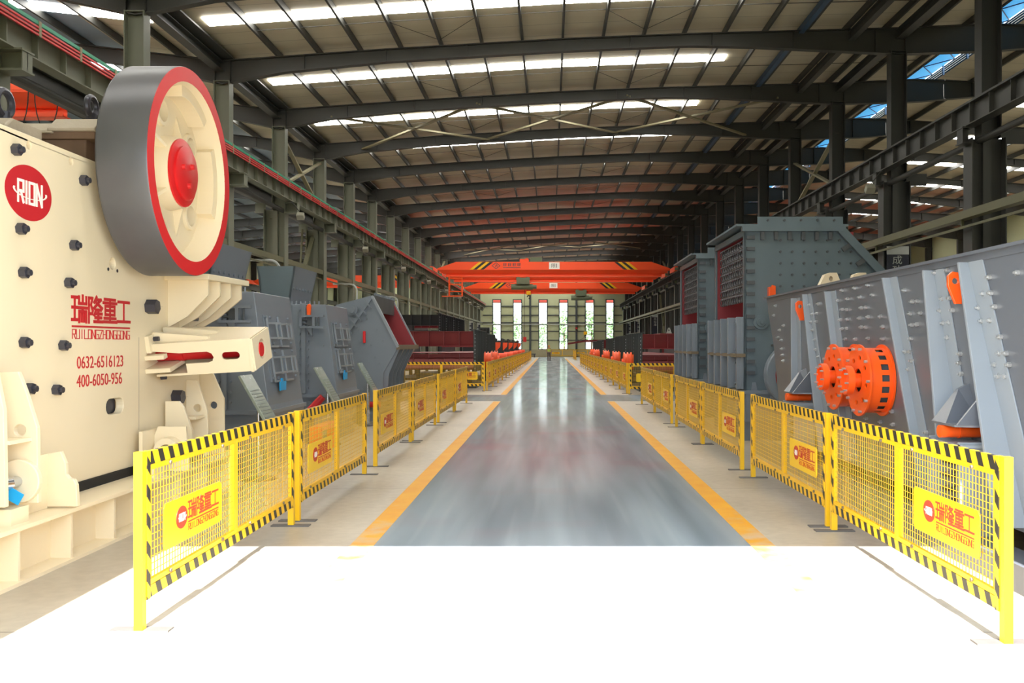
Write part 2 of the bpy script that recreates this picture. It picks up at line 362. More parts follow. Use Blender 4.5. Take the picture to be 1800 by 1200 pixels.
def glyph(mb, g, o, u, v, n, su, sv, th=.9, thv=None, d=.004):
    """one stroke glyph at o: u, v unit axes, n the outward normal, su and sv metres per grid unit, th the stroke in grid units"""
    o, u, v, n = Vector(o), Vector(u), Vector(v), Vector(n); thv = thv or th
    for i, (x0, y0, x1, y1) in enumerate(GL[g]):
        di = d*(1+.05*i)
        a = Vector((x0, y0)); b = Vector((x1, y1)); t = (b-a).normalized()
        hw = (th if abs(t.y) < .5 else thv)/2; q = Vector((-t.y, t.x))*hw; e = t*hw*.9
        c = [a-e-q, b+e-q, b+e+q, a-e+q]
        lo = [o+u*p.x*su+v*p.y*sv for p in c]
        mb.hexa([p for p in lo]+[p+n*di for p in lo])
def text_mesh(mb, s, o, u, v, n, height, width=None, d=.004):
    """built-in font text flattened onto a plane; width stretches it to that length"""
    cu = bpy.data.curves.new('t', 'FONT'); cu.body = s; cu.extrude = .005; cu.resolution_u = 3
    ob = bpy.data.objects.new('t', cu); COL.objects.link(ob); bpy.context.view_layer.update()
    dg = bpy.context.evaluated_depsgraph_get(); ev = ob.evaluated_get(dg); me = ev.to_mesh()
    vs = [Vector(x.co) for x in me.vertices]; fs = [tuple(p.vertices) for p in me.polygons]
    ev.to_mesh_clear(); bpy.data.objects.remove(ob)
    x0 = min(p.x for p in vs); x1 = max(p.x for p in vs); y0 = min(p.y for p in vs); y1 = max(p.y for p in vs)
    ky = height/(y1-y0); kx = width/(x1-x0) if width else ky
    o, u, v, n = Vector(o), Vector(u), Vector(v), Vector(n)
    mb.add([o+u*(p.x-x0)*kx+v*(p.y-y0)*ky+n*(d if p.z > 0 else 0) for p in vs], fs)
def brand(mb, o, u, v, n, cw, ch, gap, th=.95, thv=None, latin=True, d=.004):
    """four characters, a rule under them and the latin line below"""
    o, u, v = Vector(o), Vector(u), Vector(v)
    for i, g in enumerate(('rui', 'long', 'zhong', 'gong')):
        glyph(mb, g, o+u*i*(cw+gap), u, v, n, cw/10, ch/10, th, thv, d)
    Wd = 4*cw+3*gap
    p = o-v*ch*.17; nn = Vector(n)*d; q = v*ch*.035
    c = [p-q, p+u*Wd-q, p+u*Wd+q, p+q]; mb.hexa(c+[x+nn for x in c])
    if latin:
        word = 'RUILONGZHONGGONG'; k = Wd/(len(word)); lh = ch*.34
        for i, g in enumerate(word): glyph(mb, g, o-v*(ch*.29+lh)+u*(i*k+k*.12), u, v, n, k*.76/5, lh/10, .95, .8, d)
def rion(mb, o, u, v, n, w, h, d=.006):
    """the white letters and swoosh of the oval badge, centred at o"""
    o, u, v, n = Vector(o), Vector(u), Vector(v), Vector(n)
    ws = (5, 1.2, 5, 5); x = -w/2; k = w/(sum(ws)+6.6)
    for g, ww in zip('RION', ws):
        b = o+u*(x+(.5*k)-(2.5*k if g == 'I' else 0)+(.6*k if g == 'I' else 0))-v*h/2
        glyph(mb, g, b, u, v, n, k*(1 if g != 'I' else 1), h/10, 1.25, 1.35, d); x += (ww+2.2)*k
    N = 22
    for i in range(N):
        t0, t1 = PI*(.93+1.14*i/N), PI*(.93+1.14*(i+1)/N)
        def pt(t, r): return o+u*math.cos(t)*w*.72*r+v*(math.sin(t)*h*.36*r+h*.06)
        c = [pt(t0, 1), pt(t1, 1), pt(t1, .9), pt(t0, .9)]
        mb.hexa([p+n*d*1.5 for p in c]+[p+n*d*2 for p in c])
# ------------------------------------------------------------------ the hall
Y0, Y1 = 4.75, 136.75                       # front and back wall
XL, XR = -10.45, 11.05                      # column lines
FR = [4.75+6*k for k in range(1, 22)]       # steel frames
def interp(pts, x):
    for (a, za), (b, zb) in zip(pts, pts[1:]):
        if a <= x <= b: return za+(zb-za)*(x-a)/(b-a)
    return pts[0][1] if x < pts[0][0] else pts[-1][1]
TOP = [(-31.5, 11.2), (-21, 12.0), (-15.7, 11.55), (-10.45, 10.96), (-5.2, 11.33), (.4, 11.66), (4.4, 11.82), (11.05, 12.0), (14.0, 12.13), (15.2, 12.1), (32.5, 11.0)]
BOT = [(-31.5, 10.4), (-21, 11.5), (-15.7, 11.1), (-13, 10.75), (-10.45, 10.2), (-8.5, 10.58), (-5.2, 10.91), (.4, 11.25), (4.4, 11.42), (6.45, 11.38), (11.05, 11.16), (14, 11.25), (17, 11.5), (23, 11.3), (32.5, 10.1)]
rz = lambda x: interp(TOP, x)
rb = lambda x: interp(BOT, x)

# floor
struct('floor', MB().box(-31.5, 32.5, Y0, Y1, -.3, 0), 'concrete_floor', 'beige concrete hall floor on both sides of the painted aisle', 'floor')
struct('floor_aisle', MB().box(-1.7, 1.92, Y0+.02, 134.5, 0, .003).box(-31, -1.7, 30.4, 34.2, 0, .003).box(1.92, 32, 30.4, 34.2, 0, .003), 'epoxy_floor', 'glossy grey-blue epoxy aisle running to the far windows', 'floor')
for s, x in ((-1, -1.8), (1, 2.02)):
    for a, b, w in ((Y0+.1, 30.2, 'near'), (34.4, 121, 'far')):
        struct('trim_floor_line', MB().box(x-.115, x+.115, a, b, 0, .006), 'floor_yellow', 'yellow line along the %s edge of the aisle, %s stretch %s the cross passage' % ('left' if s < 0 else 'right', w, 'before' if w == 'near' else 'beyond'), 'floor line')
struct('ground_apron', MB().box(-60, 60, -45, Y0, -.3, -.004), 'concrete_floor', 'sunlit concrete apron in front of the hall door', 'ground')
struct('ground_yard', MB().box(-70, 70, Y1+.2, 230, -.3, -.004), 'concrete_floor', 'pale concrete yard behind the far windows', 'ground')

# walls
DX0, DX1, DH = -3.58, 3.64, (8.8-Y0)*math.tan(SUN_EL)
struct('wall_front', MB().prism([(-31.5, 0), (-31.5, 13.2), (32.5, 13.2), (32.5, 0), (DX1, 0), (DX1, DH), (DX0, DH), (DX0, 0)], 'y', Y0-.25, Y0), 'wall_panel', 'pale front wall with the wide vehicle doorway', 'wall')
WX = [(-8.72, -7.64), (-5.61, -4.49), (-1.73, -.60), (1.38, 2.50), (5.36, 6.48), (8.47, 9.50)]
WZ0, WZ1 = 1.23, 8.66
struct('wall_back', MB().prism([(-31.5, 0), (32.5, 0), (32.5, 13.2), (-31.5, 13.2)], 'y', Y1, Y1+.2, [[(a, WZ0), (b, WZ0), (b, WZ1), (a, WZ1)] for a, b in WX]), 'wall_panel', 'pale green-grey sheeted end wall with six tall windows', 'wall')
struct('wall_left', MB().box(-31.7, -31.5, Y0, Y1, 0, 12), 'wall_panel', 'pale sheeted side wall beyond the left columns', 'wall')
struct('wall_right', MB().box(32.5, 32.7, Y0, Y1, 0, 11.6), 'wall_panel', 'pale sheeted side wall beyond the right columns', 'wall')
struct('baseboard_back', MB().box(-10.2, 10.8, Y1-.16, Y1, 0, 1.15), 'plinth', 'low masonry plinth along the foot of the end wall', 'plinth')
gaps = [-10.3]+[v for a, b in WX for v in (a-.14, b+.14)]+[10.8]
for i, z in enumerate((7.71, 6.33, 5.2, 3.91, 2.56)):
    m = MB()
    for a, b in zip(gaps[::2], gaps[1::2]): m.box(a, b, Y1-.12, Y1, z-.07, z+.07)
    struct('trim_girt', m, 'girt_dark', 'dark horizontal girt on the end wall, %s from the top' % ORDN[i], 'girt')
for i, x in enumerate((-3.1, 3.9)):
    struct('end_wall_column', MB().ibeam((x, Y1-.2, 0), (x, Y1-.2, 11.6), .36, .3, up=(0, 1, 0)), 'girt_dark', 'dark steel post on the end wall %s' % ('left of the third window' if i == 0 else 'right of the fourth window'), 'column')
for i, (a, b) in enumerate(WX):
    m = MB(); yy = Y1-.06
    for x in (a-.07, b+.07): m.box(x-.07, x+.07, yy-.08, yy+.12, WZ0-.1, WZ1+.1)
    m.box(a, b, yy-.08, yy+.12, WZ0-.1, WZ0); m.box(a, b, yy-.08, yy+.12, WZ1, WZ1+.1)
    for z in (2.35, 3.6, 4.85, 5.9, 6.9, 7.9): m.box(a, b, yy, yy+.08, z-.035, z+.035)
    w = struct('window_%d' % (i+1), m, 'girt_dark', 'tall narrow window in the end wall, %s from the left' % ORDN[i], 'window')
    ORG[w] = Vector((0, 0, 0)); MB().box(a, b, Y1+.08, Y1+.09, WZ0, WZ1).build('window_pane', 'glass', w)
struct('trim_cable_tray', MB().box(-10.3, 10.8, Y1-.5, Y1-.3, 4.88, 5.02), 'banner_white', 'pale cable tray crossing the end wall', 'cable tray')

# outside the far windows
struct('exterior_building', MB().box(-40, 45, 176, 186, 0, 9.5), 'outdoor_grey', 'pale grey building seen through the far windows', 'building')
tag(MB().box(-11, 12, Y1+1.2, Y1+2.2, 8.35, 9.1).build('entrance_fascia', 'outdoor_red'), 'red canopy fascia outside along the top of the far windows', 'canopy')
struct('exterior_canopy_post', MB().box(-11.2, -11, Y1+1.5, Y1+1.7, 0, 8.35).box(12, 12.2, Y1+1.5, Y1+1.7, 0, 8.35).box(-11.2, 12.2, Y1+1.5, Y1+1.8, 8.25, 8.4), 'outdoor_grey', 'posts carrying the red canopy outside the end wall', 'post')
R = random.Random(3)
for i, (x, y, h) in enumerate(((-10.5, 148, 7.5), (-6.6, 152, 7.0), (-1.6, 158, 5.6), (2.2, 149, 7.6), (6.6, 146, 8.6), (10.4, 150, 8.2))):
    t = thing('broadleaf_tree', 'leafy tree outside the end wall, behind the %s window from the left' % ORDN[i], 'tree', (x, y, 0), 'trees beyond the far windows')
    MB().pipe([(x, y, 0), (x+.1, y, h*.35), (x, y+.1, h*.6)], .14).build('trunk', 'bark', t)
    m = MB()
    for k in range(520):
        a = Vector((R.gauss(0, 1), R.gauss(0, 1), R.gauss(0, 1))).normalized()*(R.random()**.4)
        c = Vector((x+a.x*1.7, y+a.y*1.7, h*.62+a.z*h*.4)); u = Vector((R.gauss(0, 1), R.gauss(0, 1), R.gauss(0, 1))).normalized(); w = u.orthogonal().normalized()
        m.add([c-u*.2-w*.13, c+u*.05-w*.17, c+u*.25, c-u*.02+w*.17], [(0, 1, 2, 3)])
    m.build('crown', 'leaf', t)

# roof
def sheet(x0, x1, off=.24, th=.05):
    xs = sorted({x0, x1} | {p[0] for p in TOP if x0 < p[0] < x1}); m = MB()
    for a, b in zip(xs, xs[1:]):
        m.hexa([(a, Y0, rz(a)+off), (b, Y0, rz(b)+off), (b, Y1, rz(b)+off), (a, Y1, rz(a)+off), (a, Y0, rz(a)+off+th), (b, Y0, rz(b)+off+th), (b, Y1, rz(b)+off+th), (a, Y1, rz(a)+off+th)])
    return m
struct('ceiling', sheet(XL, 14.0), 'roof_lining', 'beige roof sheeting over the main aisle', 'roof')
struct('ceiling_left_bay', sheet(-13.9, XL), 'roof_lining', 'beige roof sheeting over the left bay beside the columns', 'roof')
struct('ceiling_left_bay', sheet(-31.7, -13.9), 'roof_lining_blue', 'blue-grey roof sheeting over the left bay away from the columns', 'roof')
struct('ceiling_right_bay', sheet(15.2, 32.7), 'roof_lining', 'beige roof sheeting over the right bay', 'roof')
def strip(x0, x1, yc, off=.2, hw=.31):
    xs = sorted({x0, x1} | {p[0] for p in TOP if x0 < p[0] < x1}); m = MB()
    for a, b in zip(xs, xs[1:]):
        m.hexa([(a, yc-hw, rz(a)+off), (b, yc-hw, rz(b)+off), (b, yc+hw, rz(b)+off), (a, yc+hw, rz(a)+off), (a, yc-hw, rz(a)+off+.03), (b, yc-hw, rz(b)+off+.03), (b, yc+hw, rz(b)+off+.03), (a, yc+hw, rz(a)+off+.03)])
    return m
YS = [y+3.22 for y in [Y0]+FR]
for i, yc in enumerate(YS):
    struct('roof_skylight', strip(-9.95, 6.2, yc if yc < 41 else yc-.55 if yc < 80 else yc+.9), 'skylight', 'bright translucent rooflight strip over the aisle (added unseen in the deep bays), %s bay from the front' % ORDN[i], 'skylight')  # deep strips: added to light the far hall, shifted out of sight behind rafters
    struct('roof_skylight', strip(-28, -11.6, yc), 'skylight', 'bright translucent rooflight strip over the left bay, %s bay from the front' % ORDN[i], 'skylight')
    if yc < 75: struct('roof_skylight', strip(18.5, 30.5, yc), 'skylight', 'bright translucent rooflight strip over the right bay, %s bay from the front' % ORDN[i], 'skylight')
# ridge ventilator
struct('ridge_skylight', MB().box(14.4, 15.15, Y0, Y1, 12.66, 12.7), 'ridge_blue', 'blue translucent cover along the ridge ventilator', 'skylight')
struct('trim_ridge_upstand', MB().box(13.9, 14.0, Y0, Y1, 12.34, 12.68).box(13.9, 14.4, Y0, Y1, 12.66, 12.72), 'steel_dark', 'dark upstand along the near side of the ridge ventilator', 'roof trim')
m = MB()
for k in range(4): m.hexa([(15.2, Y0, 12.35+.085*k), (15.25, Y0, 12.35+.085*k), (15.25, Y1, 12.35+.085*k), (15.2, Y1, 12.35+.085*k), (15.17, Y0, 12.39+.085*k), (15.22, Y0, 12.39+.085*k), (15.22, Y1, 12.39+.085*k), (15.17, Y1, 12.39+.085*k)])
for y in [Y0+2*k for k in range(67)]: m.box(15.12, 15.19, y-.03, y+.03, 12.3, 12.68); m.bar((14.4, y, 12.62), (15.15, y+1, 12.62), .03, .03); m.bar((14.4, y+2, 12.62), (15.15, y+1, 12.62), .03, .03)
struct('ridge_vent_louver', m, 'blue_beam', 'louvred side of the ridge ventilator with daylight between slats', 'vent')

# purlins
px = [.39+1.3*n for n in range(-7, 11)]
for i, x in enumerate(px):
    if x > 13.8: continue
    struct('roof_purlin', MB().bar((x, Y0, rz(x)+.11), (x, Y1, rz(x)+.11), .07, .22), 'steel_dark', 'dark roof purlin over the aisle, %s from the left columns' % ORDN[i], 'purlin')
for side, xs in (('left', [-11.9-1.5*n for n in range(13)]), ('right', [16.4+1.5*n for n in range(11)])):
    for i, x in enumerate(xs):
        struct('roof_purlin', MB().bar((x, Y0, rz(x)+.11), (x, Y1, rz(x)+.11), .07, .22), 'steel_dark', 'dark roof purlin over the %s bay, %s from the columns' % (side, ORDN[i]), 'purlin')
# frames
def rafter(x0, x1, y, label):
    xs = sorted({x0, x1} | {p[0] for p in TOP+BOT if x0 < p[0] < x1})
    m = MB().prism([(x, rb(x)) for x in xs]+[(x, rz(x)) for x in reversed(xs)], 'y', y-.012, y+.012)
    for a, b in zip(xs, xs[1:]):
        for fn, s in ((rz, -1), (rb, 1)):
            m.bar((a, y, fn(a)+s*.015), (b, y, fn(b)+s*.015), .24, .03)
    for x in [x0+.25]+[x0+2.6*k for k in range(1, int((x1-x0)/2.6)+1)]:
        m.box(x-.01, x+.01, y-.11, y+.11, rb(x)+.02, rz(x)-.02)
    struct('roof_rafter', m, 'steel_dark', label, 'rafter')
for k, y in enumerate(FR):
    rafter(XL, XR, y, 'dark tapered roof rafter over the aisle, %s frame from the front' % ORDN[k])
    rafter(-31.5, XL, y, 'dark roof rafter over the left bay, %s frame from the front' % ORDN[k])
    rafter(XR, 32.5, y, 'dark roof rafter over the right bay, %s frame from the front' % ORDN[k])
    for s, xc, nm in ((-1, XL, 'left'), (1, XR, 'right')):
        inn = -s                                             # direction towards the aisle
        m = MB(); zt = rb(xc)+.1
        x0, x1 = xc-.24, xc+.24
        m.box(x0, x1, y-.012, y+.012, 7.1, zt)
        for x in (x0, x1): m.box(x-.012, x+.012, y-.19, y+.19, 7.1, zt)
        m.box(x0, x1, y-.17, y+.17, zt-.03, zt)
        a, b = (xc-.55, xc+.24) if s < 0 else (xc-.5, xc+.34)
        m.box(a, b, y-.014, y+.014, 0, 7.1)
        for x in (a, b): m.box(x-.016, x+.016, y-.24, y+.24, 0, 7.1)
        m.box((a+b)/2-.1, (a+b)/2+.1, y-.12, y+.12, 0, 7.05)
        m.box(a-.12, b+.12, y-.32, y+.32, 0, .04)
        # bracket under the runway
        bx0, bx1 = sorted(((b if s < 0 else a), xc+inn*.72))
        m.box(bx0, bx1, y-.012, y+.012, 6.98, 7.36)
        for z in (6.98, 7.36): m.box(bx0-.02, bx1+.02, y-.2, y+.2, z-.018, z+.018)
        m.box(xc+inn*.7, xc+inn*.72, y-.16, y+.16, 6.98, 7.36)
        ob = xc-inn*.95
        m.box(*sorted((a if s < 0 else b, ob)), y-.012, y+.012, 6.98, 7.36)
        struct('steel_column', m, 'steel_column' if s < 0 else 'steel_dark', '%s stepped steel column on the %s of the aisle, %s frame from the front' % ('olive-grey' if s < 0 else 'dark', nm, ORDN[k]), 'column')
    for s, xc in ((-1, -31.2), (1, 32.2)):
        struct('wall_column', MB().ibeam((xc, y, 0), (xc, y, rb(xc)), .5, .3, up=(1, 0, 0)), 'steel_dark', 'steel wall column at the outer side of the %s bay, %s frame' % ('left' if s < 0 else 'right', ORDN[k]), 'column')

# crane runways, ties, trays
for s, xc, nm in ((-1, -10.0, 'left'), (1, 10.52, 'right')):
    m = MB().ibeam((xc, Y0, 7.655), (xc, Y1-.3, 7.655), .56, .3)
    for k in range(131):
        y = Y0+.6+k
        m.box(xc-.13, xc+.13, y-.012, y+.012, 7.4, 7.91)
    m.bar((xc, Y0, 7.98), (xc, Y1-.3, 7.98), .07, .1)
    m.box(xc-(.75 if s < 0 else -.15), xc+(-.15 if s < 0 else .75), Y0, Y1-.3, 7.9, 7.92)
    struct('crane_runway_beam', m, 'steel_column' if s < 0 else 'steel_dark', 'riveted crane runway beam with rail along the %s columns' % nm, 'beam')
    xp = xc+s*.3
    struct('runway_pipe_brace', MB().tube((xp, Y0, 7.06), (xp, Y1-.4, 7.06), .09), 'steel_dark', 'round pipe brace under the %s crane runway' % nm, 'beam')
    xt = XL if s < 0 else XR
    struct('eave_tie_beam', MB().ibeam((xt+s*.1, Y0, rz(xt)-.2), (xt+s*.1, Y1, rz(xt)-.2), .3, .3), 'steel_dark', 'dark tie beam joining the tops of the %s columns' % nm, 'beam')
    struct('valley_gutter', MB().box(xt-.35, xt+.35, Y0, Y1, rz(xt)+.05, rz(xt)+.1) if s < 0 else MB().ibeam((9.6, Y0, 11.75), (9.6, Y1, 11.75), .3, .2), 'steel_dark', 'dark %s above the %s columns' % ('valley gutter' if s < 0 else 'longitudinal roof tie', nm), 'beam')
    xg = -10.35 if s < 0 else 10.4
    m = MB().bar((xg, Y0, 5.15), (xg, Y1-.5, 5.15), .24, .2); m.bar((xg-.02*s, Y0, 4.86), (xg-.02*s, Y1-.5, 4.86), .05, .06)
    for k, y in enumerate(FR): m.box(xg-.03, xg+.03, y-.02, y+.02, 4.86, 5.1)
    struct('longitudinal_girt', m, 'steel_olive', 'olive horizontal girt with conduit along the %s columns at mid height' % nm, 'beam')
# red and green conductor bars beside the left rail
t = thing('conductor_rail', 'red and green power conductor bars along the left crane runway', 'conductor rail', (-9.8, 20, 7.9))
m = MB().bar((-9.8, Y0+.1, 8.06), (-9.8, Y1-1, 8.06), .03, .07)
m.build('green_bar', 'teal', t, label='teal green upper bar')
for z in (7.97, 7.9, 7.83): MB().bar((-9.79, Y0+.1, z), (-9.79, Y1-1, z), .035, .035).build('red_bar', 'cable_red', t, label='red conductor bar')
scatter('hanger', MB().box(-.03, .03, -.04, .04, -.15, .15), 'brace_light', [(-9.80, Y0+.5+1.5*k, 7.95) for k in range(88)], t)
# bracing
def braces(name, pts, w, mt, label):
    m = MB()
    for p, q in pts: m.bar(p, q, w, w*.5)
    struct(name, m, mt, label, 'brace')
k2 = FR.index(34.75); ya, yb = 34.75, 40.75
for i, (a, b) in enumerate(((-8.5, -2.8), (-2.8, 3.0), (3.0, 8.8))):
    for yy, nm in ((ya, 'over the nearer braced bay'), (82.75, 'over the deeper braced bay')):
        braces('roof_cross_brace', [((a, yy, rb(a)+.12), (b, yy+6, rb(b)+.12)), ((b, yy, rb(b)+.16), (a, yy+6, rb(a)+.16))], .14, 'brace_light', 'crossed roof braces %s, %s from the left' % (nm, ORDN[i]))
for s, xc in ((-1, XL), (1, XR)):
    for yy, nm in ((34.75, 'nearer'), (82.75, 'deeper')):
        braces('column_cross_brace', [((xc, yy, 10.1), (xc, yy+6, 8.0)), ((xc, yy, 8.0), (xc, yy+6, 10.1))], .16, 'brace_light', 'crossed braces above the %s crane runway, %s braced bay' % ('left' if s < 0 else 'right', nm))
        braces('column_cross_brace', [((xc-.3, yy, 6.8), (xc-.3, yy+6, .6)), ((xc-.3, yy, .6), (xc-.3, yy+6, 6.8))], .18, 'steel_olive', 'tall crossed braces below the %s crane runway, %s braced bay' % ('left' if s < 0 else 'right', nm))
for k, y in enumerate([Y0]+FR):
    m = MB()
    ym = y+3.9
    for a, b in zip(px, px[1:]):
        if b > 13.5: break
        m.bar((a, ym, rz(a)+.12), (b, ym, rz(b)+.12), .016, .016)
    for a in (px[3], px[8], px[7]-1.3*4):
        m.bar((a, ym, rz(a)+.1), (a+1.3, ym+1.8, rz(a+1.3)+.1), .012, .012); m.bar((a+2.6, ym, rz(a+2.6)+.1), (a+1.3, ym+1.8, rz(a+1.3)+.1), .012, .012)
    struct('purlin_sag_rod', m, 'steel_dark', 'thin sag rods between purlins, %s roof bay from the front' % ORDN[k], 'rod')
# blue longitudinal beam and brackets at the right eave
struct('roof_longitudinal_beam', MB().bar((8.0, Y0, rz(8)+.02), (8.0, Y1, rz(8)+.02), .16, .2), 'blue_beam', 'blue-grey longitudinal beam under the right roof slope', 'beam')
# vertical slogan banners on columns
BANN = [(1, 28.75, '成功', 'beside the nearest crusher'), (1, 94.75, '高标准', 'on the right, first of the far three'), (1, 112.75, None, 'on the right, second of the far three'), (1, 124.75, None, 'on the right, last of the far three'), (-1, 118.75, None, 'on the left near the end wall'), (-1, 130.75, None, 'on the left, last before the end wall')]
for s, y, txt, wh in BANN:
    xc = 10.98 if s > 0 else -10.6
    w, h, zt = .7, 2.6, 5.0
    t = thing('slogan_banner', 'dark vertical slogan banner with white head %s' % wh, 'banner', (xc, y-.26, zt-h))
    MB().box(xc-w/2, xc+w/2, y-.27, y-.25, zt-h, zt).build('banner_cloth', 'banner_navy', t)
    MB().box(xc-w/2, xc+w/2, y-.275, y-.245, zt-.24, zt+.02).build('header_strip', 'banner_white', t)
    m = MB(); z = zt-.55
    if txt:
        for c in txt: text_mesh(m, c, (xc-.17, y-.27, z), (1, 0, 0), (0, 0, 1), (0, -1, 0), .28, .3); z -= .31
    else:
        for c in range(3):
            for q in range(3): m.box(xc-.17, xc+.17, y-.276, y-.27, z+.12*q, z+.12*q+.05)
            m.box(xc-.03, xc+.03, y-.276, y-.27, z, z+.3); z -= .5
    m.build('lettering', 'banner_white', t, label='pale characters')
# floodlights under the brackets
for s, ks in ((-1, (34.75, 46.75, 58.75, 70.75, 82.75, 94.75, 106.75, 118.75)), (1, (28.75, 46.75, 100.75, 118.75))):
    for i, y in enumerate(ks):
        x = -9.5 if s < 0 else 10.0
        t = thing('floodlight', 'small floodlight under the %s crane runway, %s from the front' % ('left' if s < 0 else 'right', ORDN[i]), 'floodlight', (x, y-.7, 6.75), 'floodlights under the runways')
        xb = -9.88 if s < 0 else 10.4
        MB().bar((xb, y-.5, 7.38), (x, y-.5, 6.9), .03, .03).build('bracket', 'steel_dark', t)
        MB().bar((x-.14, y-.55, 6.78), (x+.14, y-.55, 6.78), .24, .2, (0, 1, 1)).build('lamp_head', 'lamp_body', t, bev=.02)
# access ladder behind the left columns
t = thing('wall_ladder', 'steel access ladder leaning between the left columns', 'ladder', (-11.2, 40, 0))
m = MB(); a, b = Vector((-11.0, 38.6, 0)), Vector((-11.0, 39.9, 7.0)); w = Vector((.0, .75, 0))
m.bar(a, b, .07, .1); m.bar(a+w, b+w, .07, .1); m.build('stile', 'steel_olive', t)
m = MB()
for k in range(1, 20): p = a.lerp(b, k/20); m.tube(p, p+w, .02, n=6)
m.build('rung', 'steel_olive', t)
# ------------------------------------------------------------------ jaw crusher (left, nearest)
PX = -4.66                                   # aisle face of its side plate
def jaw_crusher():
    t = thing('jaw_crusher', 'huge cream jaw crusher with red-rimmed dark flywheel beside the left barrier', 'crusher', (-5.9, 9.4, 0))
    # side plate with slot and round holes
    S = lambda x, y: (lambda p: (p.y, p.z))(onX(x, y, PX))
    c0, c1 = S(192, 715), S(211, 716)
    arm = [S(258, 640), S(264, 622), S(300, 600), S(330, 606), S(322, 640), S(287, 652), S(268, 662), S(262, 658)]
    holes = [slot(c0[0]+.02, c1[0], c0[1], .085), circ(*S(198, 463), .065), circ(*S(51, 255), .035), circ(*S(125, 284), .035)]
    MB().prism([(5.6, .56), (12.3, .56), (12.3, .95), (11.84, 2.18), (11.47, 2.79), (10.95, 3.79), (5.6, 3.79)], 'x', PX-.09, PX, holes).build('side_plate', 'cream', t, bev=.008)
    MB().prism([(5.6, .56), (12.3, .56), (12.3, .95), (11.84, 2.18), (11.47, 2.79), (10.95, 3.79), (5.6, 3.79)], 'x', -7.4, -7.31).build('side_plate', 'cream', t)
    MB().box(-7.31, PX-.09, 5.7, 5.85, .6, 3.6).box(-7.31, PX-.09, 11.4, 11.6, .6, 2.6).box(-7.31, PX-.4, 6, 11.2, .6, .7).build('frame_wall', 'cream', t)
    m = MB().tube((PX-.3, c0[0]+.06, c0[1]), (PX-.08, c0[0]+.06, c0[1]), .06, n=16); m.box(PX-.2, PX-.1, c0[0]-.05, c1[0]+.09, c0[1]-.1, c0[1]+.1); m.build('slot_bolt', 'bolt_dark', t)
    MB().box(PX-.004, PX+.001, *[S(244, 600)[0]+d for d in (-.006, .006)], .95, 2.0).build('weld_seam', 'cream_dirty', t)
    # base frame: two I-beams along with stiffeners facing the door
    m = MB()
    for xa in (-4.45, -7.5):
        m.box(xa-.26, xa+.23, 5.4, 12.4, 0, .03); m.box(xa-.24, xa+.23, 5.4, 12.4, .435, .468); m.box(xa-.02, xa+.02, 5.4, 12.4, .03, .435)
        for k in range(9): y = 5.62+.79*k; m.box(xa-.2, xa+.2, y-.015, y+.015, .03, .435)
    for y in (6, 9, 12.2): m.box(-7.5, -4.45, y-.1, y+.1, .1, .4)
    m.build('base_frame', 'cream', t)
    MB().box(PX-.12, PX+.02, 5.6, 12.3, .468, .56).box(-7.45, -7.28, 5.6, 12.3, .468, .56).build('rubber_pad', 'rubber', t)
    # cover over the moving jaw
    MB().box(-7.1, -4.8, 9.3, 10.9, 3.0, 4.05).build('jaw_block', 'rust_brown', t, bev=.015)
    def cover(y0, y1, z0, z1, x0=-7.15, x1=-4.64): return [(x0, y0, z0), (x1, y0, z0), (x1, y1, z0), (x0, y1, z0), (x0, y0+.0, z0+.1), (x1, y0+.0, z0+.1), (x1, y1, z1), (x0, y1, z1)]
    MB().prism([(9.2, 4.1), (9.2, 4.13), (9.36, 4.26), (10.9, 4.26), (10.9, 4.1)], 'x', -5.15, -4.66).prism([(9.2, 4.08), (9.2, 4.1), (9.33, 4.21), (10.9, 4.21), (10.9, 4.08)], 'x', -7.2, -5.1).build('jaw_cover', 'cream_dirty', t, bev=.02)
    MB().box(-7.15, -4.68, 9.24, 10.8, 4.03, 4.1).build('cover_rim', 'rust_brown', t)
    MB().prism([(8.3, 3.4), (8.3, 3.95), (8.4, 4.03), (8.9, 4.03), (8.9, 3.4)], 'x', -7.0, -5.02).build('toggle_beam', 'cream_dirty', t, bev=.02)
    m = MB().lathe([(.0, -5.4), (.42, -5.4), (.42, -4.95), (.4, -4.85), (.4, -4.6), (.3, -4.58), (0, -4.58)], (0, 10.06, 3.83), 'x', 40, False); m.build('bearing_housing', 'cream_dirty', t, smooth=True)
    MB().tube((-6.9, 10.06, 3.83), (-4.06, 10.06, 3.83), .2, n=20).build('shaft', 'bolt_dark', t, smooth=True)
    for x, y, z, r in ((-5.1, 10.0, 4.56, .1), (-5.22, 8.6, 4.22, .12)):
        MB().lathe([(r+.035*math.cos(a), .035*math.sin(a)) for a in [2*PI*i/8 for i in range(8)]], (x, y, z), 'x', 20).tube((x, y, z-.3), (x, y, z-.08), .055, n=10).build('lifting_eye', 'bolt_dark', t, smooth=True)
    # flywheel
    C = (0, 10.06, 3.83)
    w = MB().lathe([(1.13, -4.52), (1.144, -4.5), (1.144, -4.012), (1.138, -4.0), (.99, -4.0), (.93, -4.3), (.93, -4.52)], C, 'x', 96).build('flywheel', 'wheel_dark', t, smooth=True)
    MB().lathe([(1.137, -4.001), (1.137, -3.996), (.985, -3.996), (.985, -4.001)], C, 'x', 96).build('rim_face', 'red_paint', w, smooth=True)
    cy_, cz_ = C[1], C[2]
    hol = [circ(cy_+.68*math.cos(a), cz_+.68*math.sin(a), .12, 18) for a in [math.radians(36+72*k) for k in range(5)]]
    m = MB().prism(circ(cy_, cz_, .95, 64), 'x', -4.34, -4.27, hol); m.lathe([(.985, -3.998), (.93, -4.27), (.95, -4.3), (1.0, -4.1)], C, 'x', 72)
